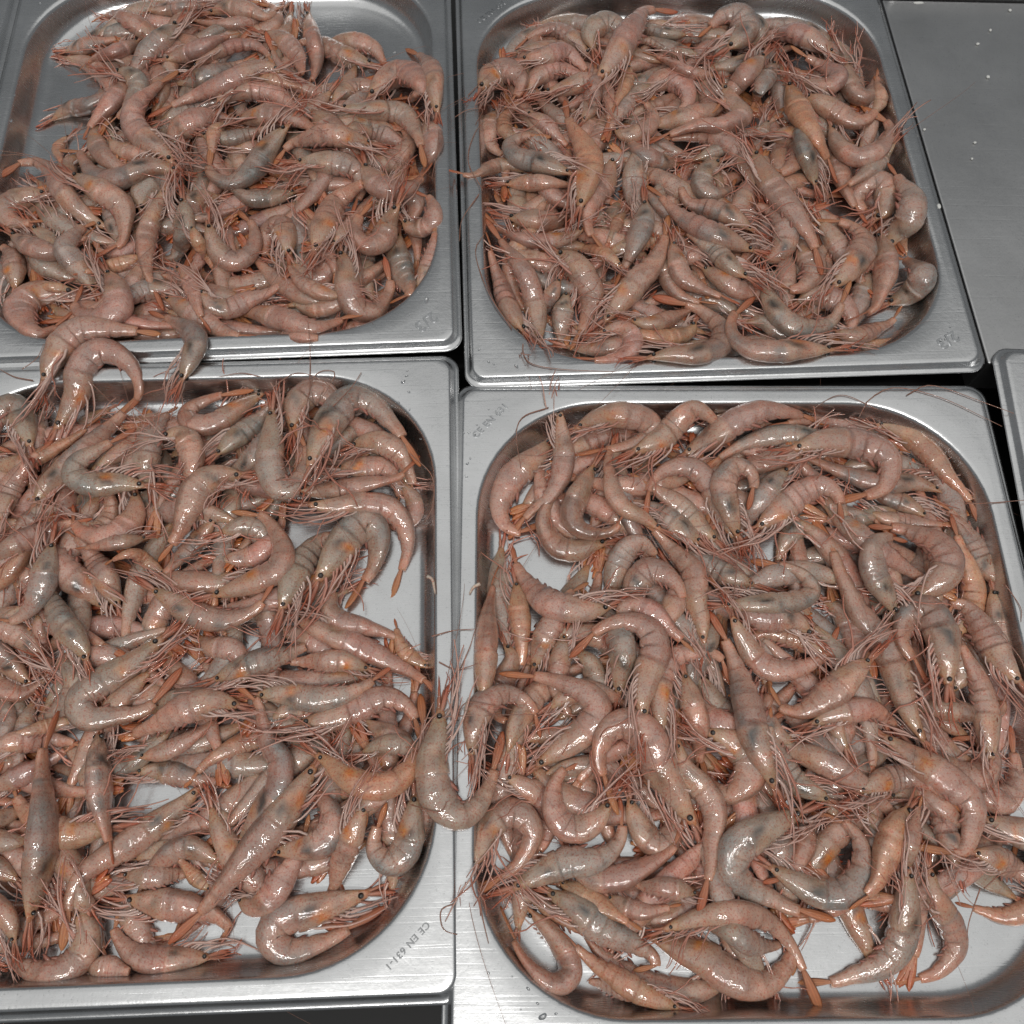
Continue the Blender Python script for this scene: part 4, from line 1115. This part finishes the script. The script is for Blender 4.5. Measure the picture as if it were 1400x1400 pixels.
# ---------------------------------------------------------------- what each prawn is called
TEN = ['the left wall', 'a tenth', 'two tenths', 'three tenths', 'four tenths', 'half', 'six tenths', 'seven tenths', 'eight tenths', 'nine tenths', 'fully']
def words(r, fine=0):
    lx, ly = tray_local(r['tray'], r['mid'][0], r['mid'][1])
    u = min(9, max(1, round((lx / (TW - .03) + .5) * 10))); v = min(9, max(1, round((.5 - ly / (TL_ - .03)) * 10)))
    t = abs(r['turn']); sh = 'straight' if t < .6 else 'bent' if t < 1.4 else 'curved' if t < 2.4 else 'hooked' if t < 3.4 else 'curled'
    a = math.degrees(math.atan2(r['fwd'][1], r['fwd'][0])) % 360
    di = ['rightward', 'right-rearward', 'rearward', 'left-rearward', 'leftward', 'left-frontward', 'frontward', 'right-frontward'][int(((a + 22.5) % 360) // 45)]
    fl = r['fl']; co = ('orange-spotted' if 's' in fl else 'dark-backed' if 'd' in fl else 'orange' if 'o' in fl else 'pink' if 'p' in fl else 'grey' if 'g' in fl else 'pinkish-grey')
    ex = ['', 'large ', 'slim ', 'upper ', 'lower '][fine]
    return f"{ex}{co} {sh} prawn, snout {di}, {TEN[u]} across, {TEN[v]} down {TNAME[r['tray']]} tray"
used = set()
for r in ROWS:
    if 'root' not in r: continue
    lb = r['note']
    if lb is None:
        for fine in (0, 1 if r['w'] > 30 else 2, 3 if r['z'] > .006 else 4):
            lb = words(r, fine)
            if lb.lower() not in used: break
        else: lb = words(r, 0).replace('snout', 'another with snout')
    used.add(lb.lower())
    tag(r['root'], lb, 'prawn', 'prawns heaped in the steel trays')

# ---------------------------------------------------------------- small things on the steel
ORD = ['first ', 'second ', 'third ', 'fourth ', 'fifth ', 'sixth ', 'seventh ', 'eighth ']
def drop_mesh(seed):
    q = random.Random(seed); V, Fc = [], []; n = 12
    for i in range(5):
        a = math.pi / 2 * i / 4
        for k in range(n):
            w = k * 2 * math.pi / n; R = 1 + .18 * math.sin(2 * w + seed) + .08 * math.sin(3 * w)
            V.append((math.cos(a) * math.cos(w) * R if i < 4 else 0, math.cos(a) * math.sin(w) * R if i < 4 else 0, .42 * math.sin(a)))
    for i in range(4):
        for k in range(n): Fc.append((i * n + k, i * n + (k + 1) % n, (i + 1) * n + (k + 1) % n, (i + 1) * n + k))
    Fc.append(tuple(range(n))[::-1]); return mesh('water_drop', V, Fc, M_WATER)
DROPS = [drop_mesh(k) for k in range(4)]
for k, lab, pts in (('C', 'clear water drop on the rear right flange of the front left tray', [(551, 522, 3), (556, 514, 2), (559, 536, 2), (557, 507, 1.5), (545, 550, 1.6), (560, 560, 1.4), (575, 600, 1.5), (582, 640, 1.3)]),
                    ('D', 'clear water drop on the rear left flange of the front right tray', [(639, 634, 2.2), (643, 627, 1.6), (638, 652, 1.5), (641, 592, 1.8), (634, 592, 1.3), (649, 594, 2), (652, 581, 1.3), (668, 560, 1.2)]),
                    ('D', 'clear water drop on the front left flange of the front right tray', [(742, 1390, 5), (722, 1352, 2.5), (760, 1386, 2), (735, 1372, 2), (668, 1330, 1.8), (700, 1335, 1.3), (712, 1380, 1.2)]),
                    ('A', 'clear water drop on the near right flange of the rear left tray', [(583, 411, 4), (560, 430, 1.5), (571, 400, 1.4)]),
                    ('A', 'clear water drop on bare steel inside the rear left tray', [(15, 165, 2.5), (25, 168, 2), (42, 178, 2.2), (38, 163, 1.5), (37, 188, 1.5), (540, 72, 2), (20, 130, 1.5), (55, 5, 2)]),
                    ('B', 'clear water drop on the near left flange of the rear right tray', [(706, 501, 3), (668, 495, 2), (675, 498, 1.6), (655, 478, 2), (718, 499, 1.5), (650, 440, 1.4)]),
                    ('B', 'clear water drop on the near right flange of the rear right tray', [(1285, 466, 2.4), (1292, 464, 1.6), (1299, 447, 1.8), (1296, 455, 1.2)])):
    for ix, (x, y, rpx) in enumerate(sorted(pts)):
        P = at([(x, y)], RIM_Z)[0]; sl = disk(P[0], P[1], .002); zz = float(BASE[sl].max()) if BASE[sl].size else RIM_Z
        P = at([(x, y)], zz)[0]; s = rpx * depth_of(P) / F_PX
        o = obj('water_drop', DROPS[int(x) % 4]); o.location = (P[0], P[1], zz + .00002); o.rotation_euler = (0, 0, x); o.scale = (s * 1.1, s * .9, s)
        tag(o, ORD[ix] + lab.replace('clear water', 'water').replace('on', 'from left, on', 1), 'water drop', lab.replace('clear water drop', 'water drops'))
def lump(seed, n=9):
    q = random.Random(seed); V, Fc = [], []
    for i in range(5):
        a = math.pi * i / 4
        for k in range(n):
            w = k * 2 * math.pi / n; R = q.uniform(.75, 1.2)
            V.append((math.sin(a) * math.cos(w) * R, math.sin(a) * math.sin(w) * R, math.cos(a) * .7))
    for i in range(4):
        for k in range(n): Fc.append((i * n + k, (i + 1) * n + k, (i + 1) * n + (k + 1) % n, i * n + (k + 1) % n))
    return mesh('crumb', V, Fc, M_CRUMB)
CR_ = [lump(k) for k in range(4)]
for (x, y, sx, sy, lb) in ((1256, 4, 9, 2.4, 'long white crumb of ice on the back ledge, largest of the crumbs'), (1381, 14, 3, 2.6, 'white crumb nearest the right rear corner of the worktop'),
        (1354, 41, 2.4, 2.4, 'white crumb second from the rear on the worktop'), (1337, 60, 3.4, 2.2, 'oval white crumb third from the rear on the worktop'),
        (1351, 105, 3.2, 3, 'white crumb on the worktop level with the upper tray corner'), (1264, 177, 2.4, 2, 'white crumb on the worktop closest to the prawn snout'),
        (1333, 195, 3, 2, 'oval white crumb at the middle of the worktop, rear one of two'), (1329, 217, 2.2, 2, 'white crumb at the middle of the worktop, front one of two'),
        (1284, 282, 3, 5, 'tall white crumb lodged against the rim of the rear right tray')):
    P = at([(x, y)], .0125 if y < 8 else .0014)[0]; s = depth_of(P) / F_PX
    o = obj('crumb', CR_[x % 4]); o.location = P; o.scale = (sx * s * .8, sy * s, 2.2 * s); tag(o, lb, 'crumb', 'white crumbs on the worktop')
for lb, pts in (('pale broken prawn leg on the right rim of the front left tray', [(584, 788), (591, 792), (594, 806), (595, 812)]), ('pale curled leg tip on the left rim of the front right tray', [(656, 798), (647, 803), (642, 812)]),
                ('white shred between the two front trays beside the grey overhanging prawn', [(637, 975), (640, 958), (644, 955)])):
    px = catmull(pts, 8); P = at(px, RIM_Z + .001); P[:, 2] = np.maximum(P[:, 2], hf_under(P, .002, .9) + .0006)
    V, Fc = tube(P, np.linspace(.0011, .0005, 8), 6); tag(obj('leg_fragment', mesh('leg_fragment', V, Fc, M_SHELL, colors=np.tile(np.array((.62, .52, .42)), (len(V), 1)))), lb, 'leg fragment')
print('prawns', sum('root' in r for r in ROWS), 'heap', len(fills) + sum('root' not in r for r in ROWS), 'zmax', max(r['z'] for r in ROWS))
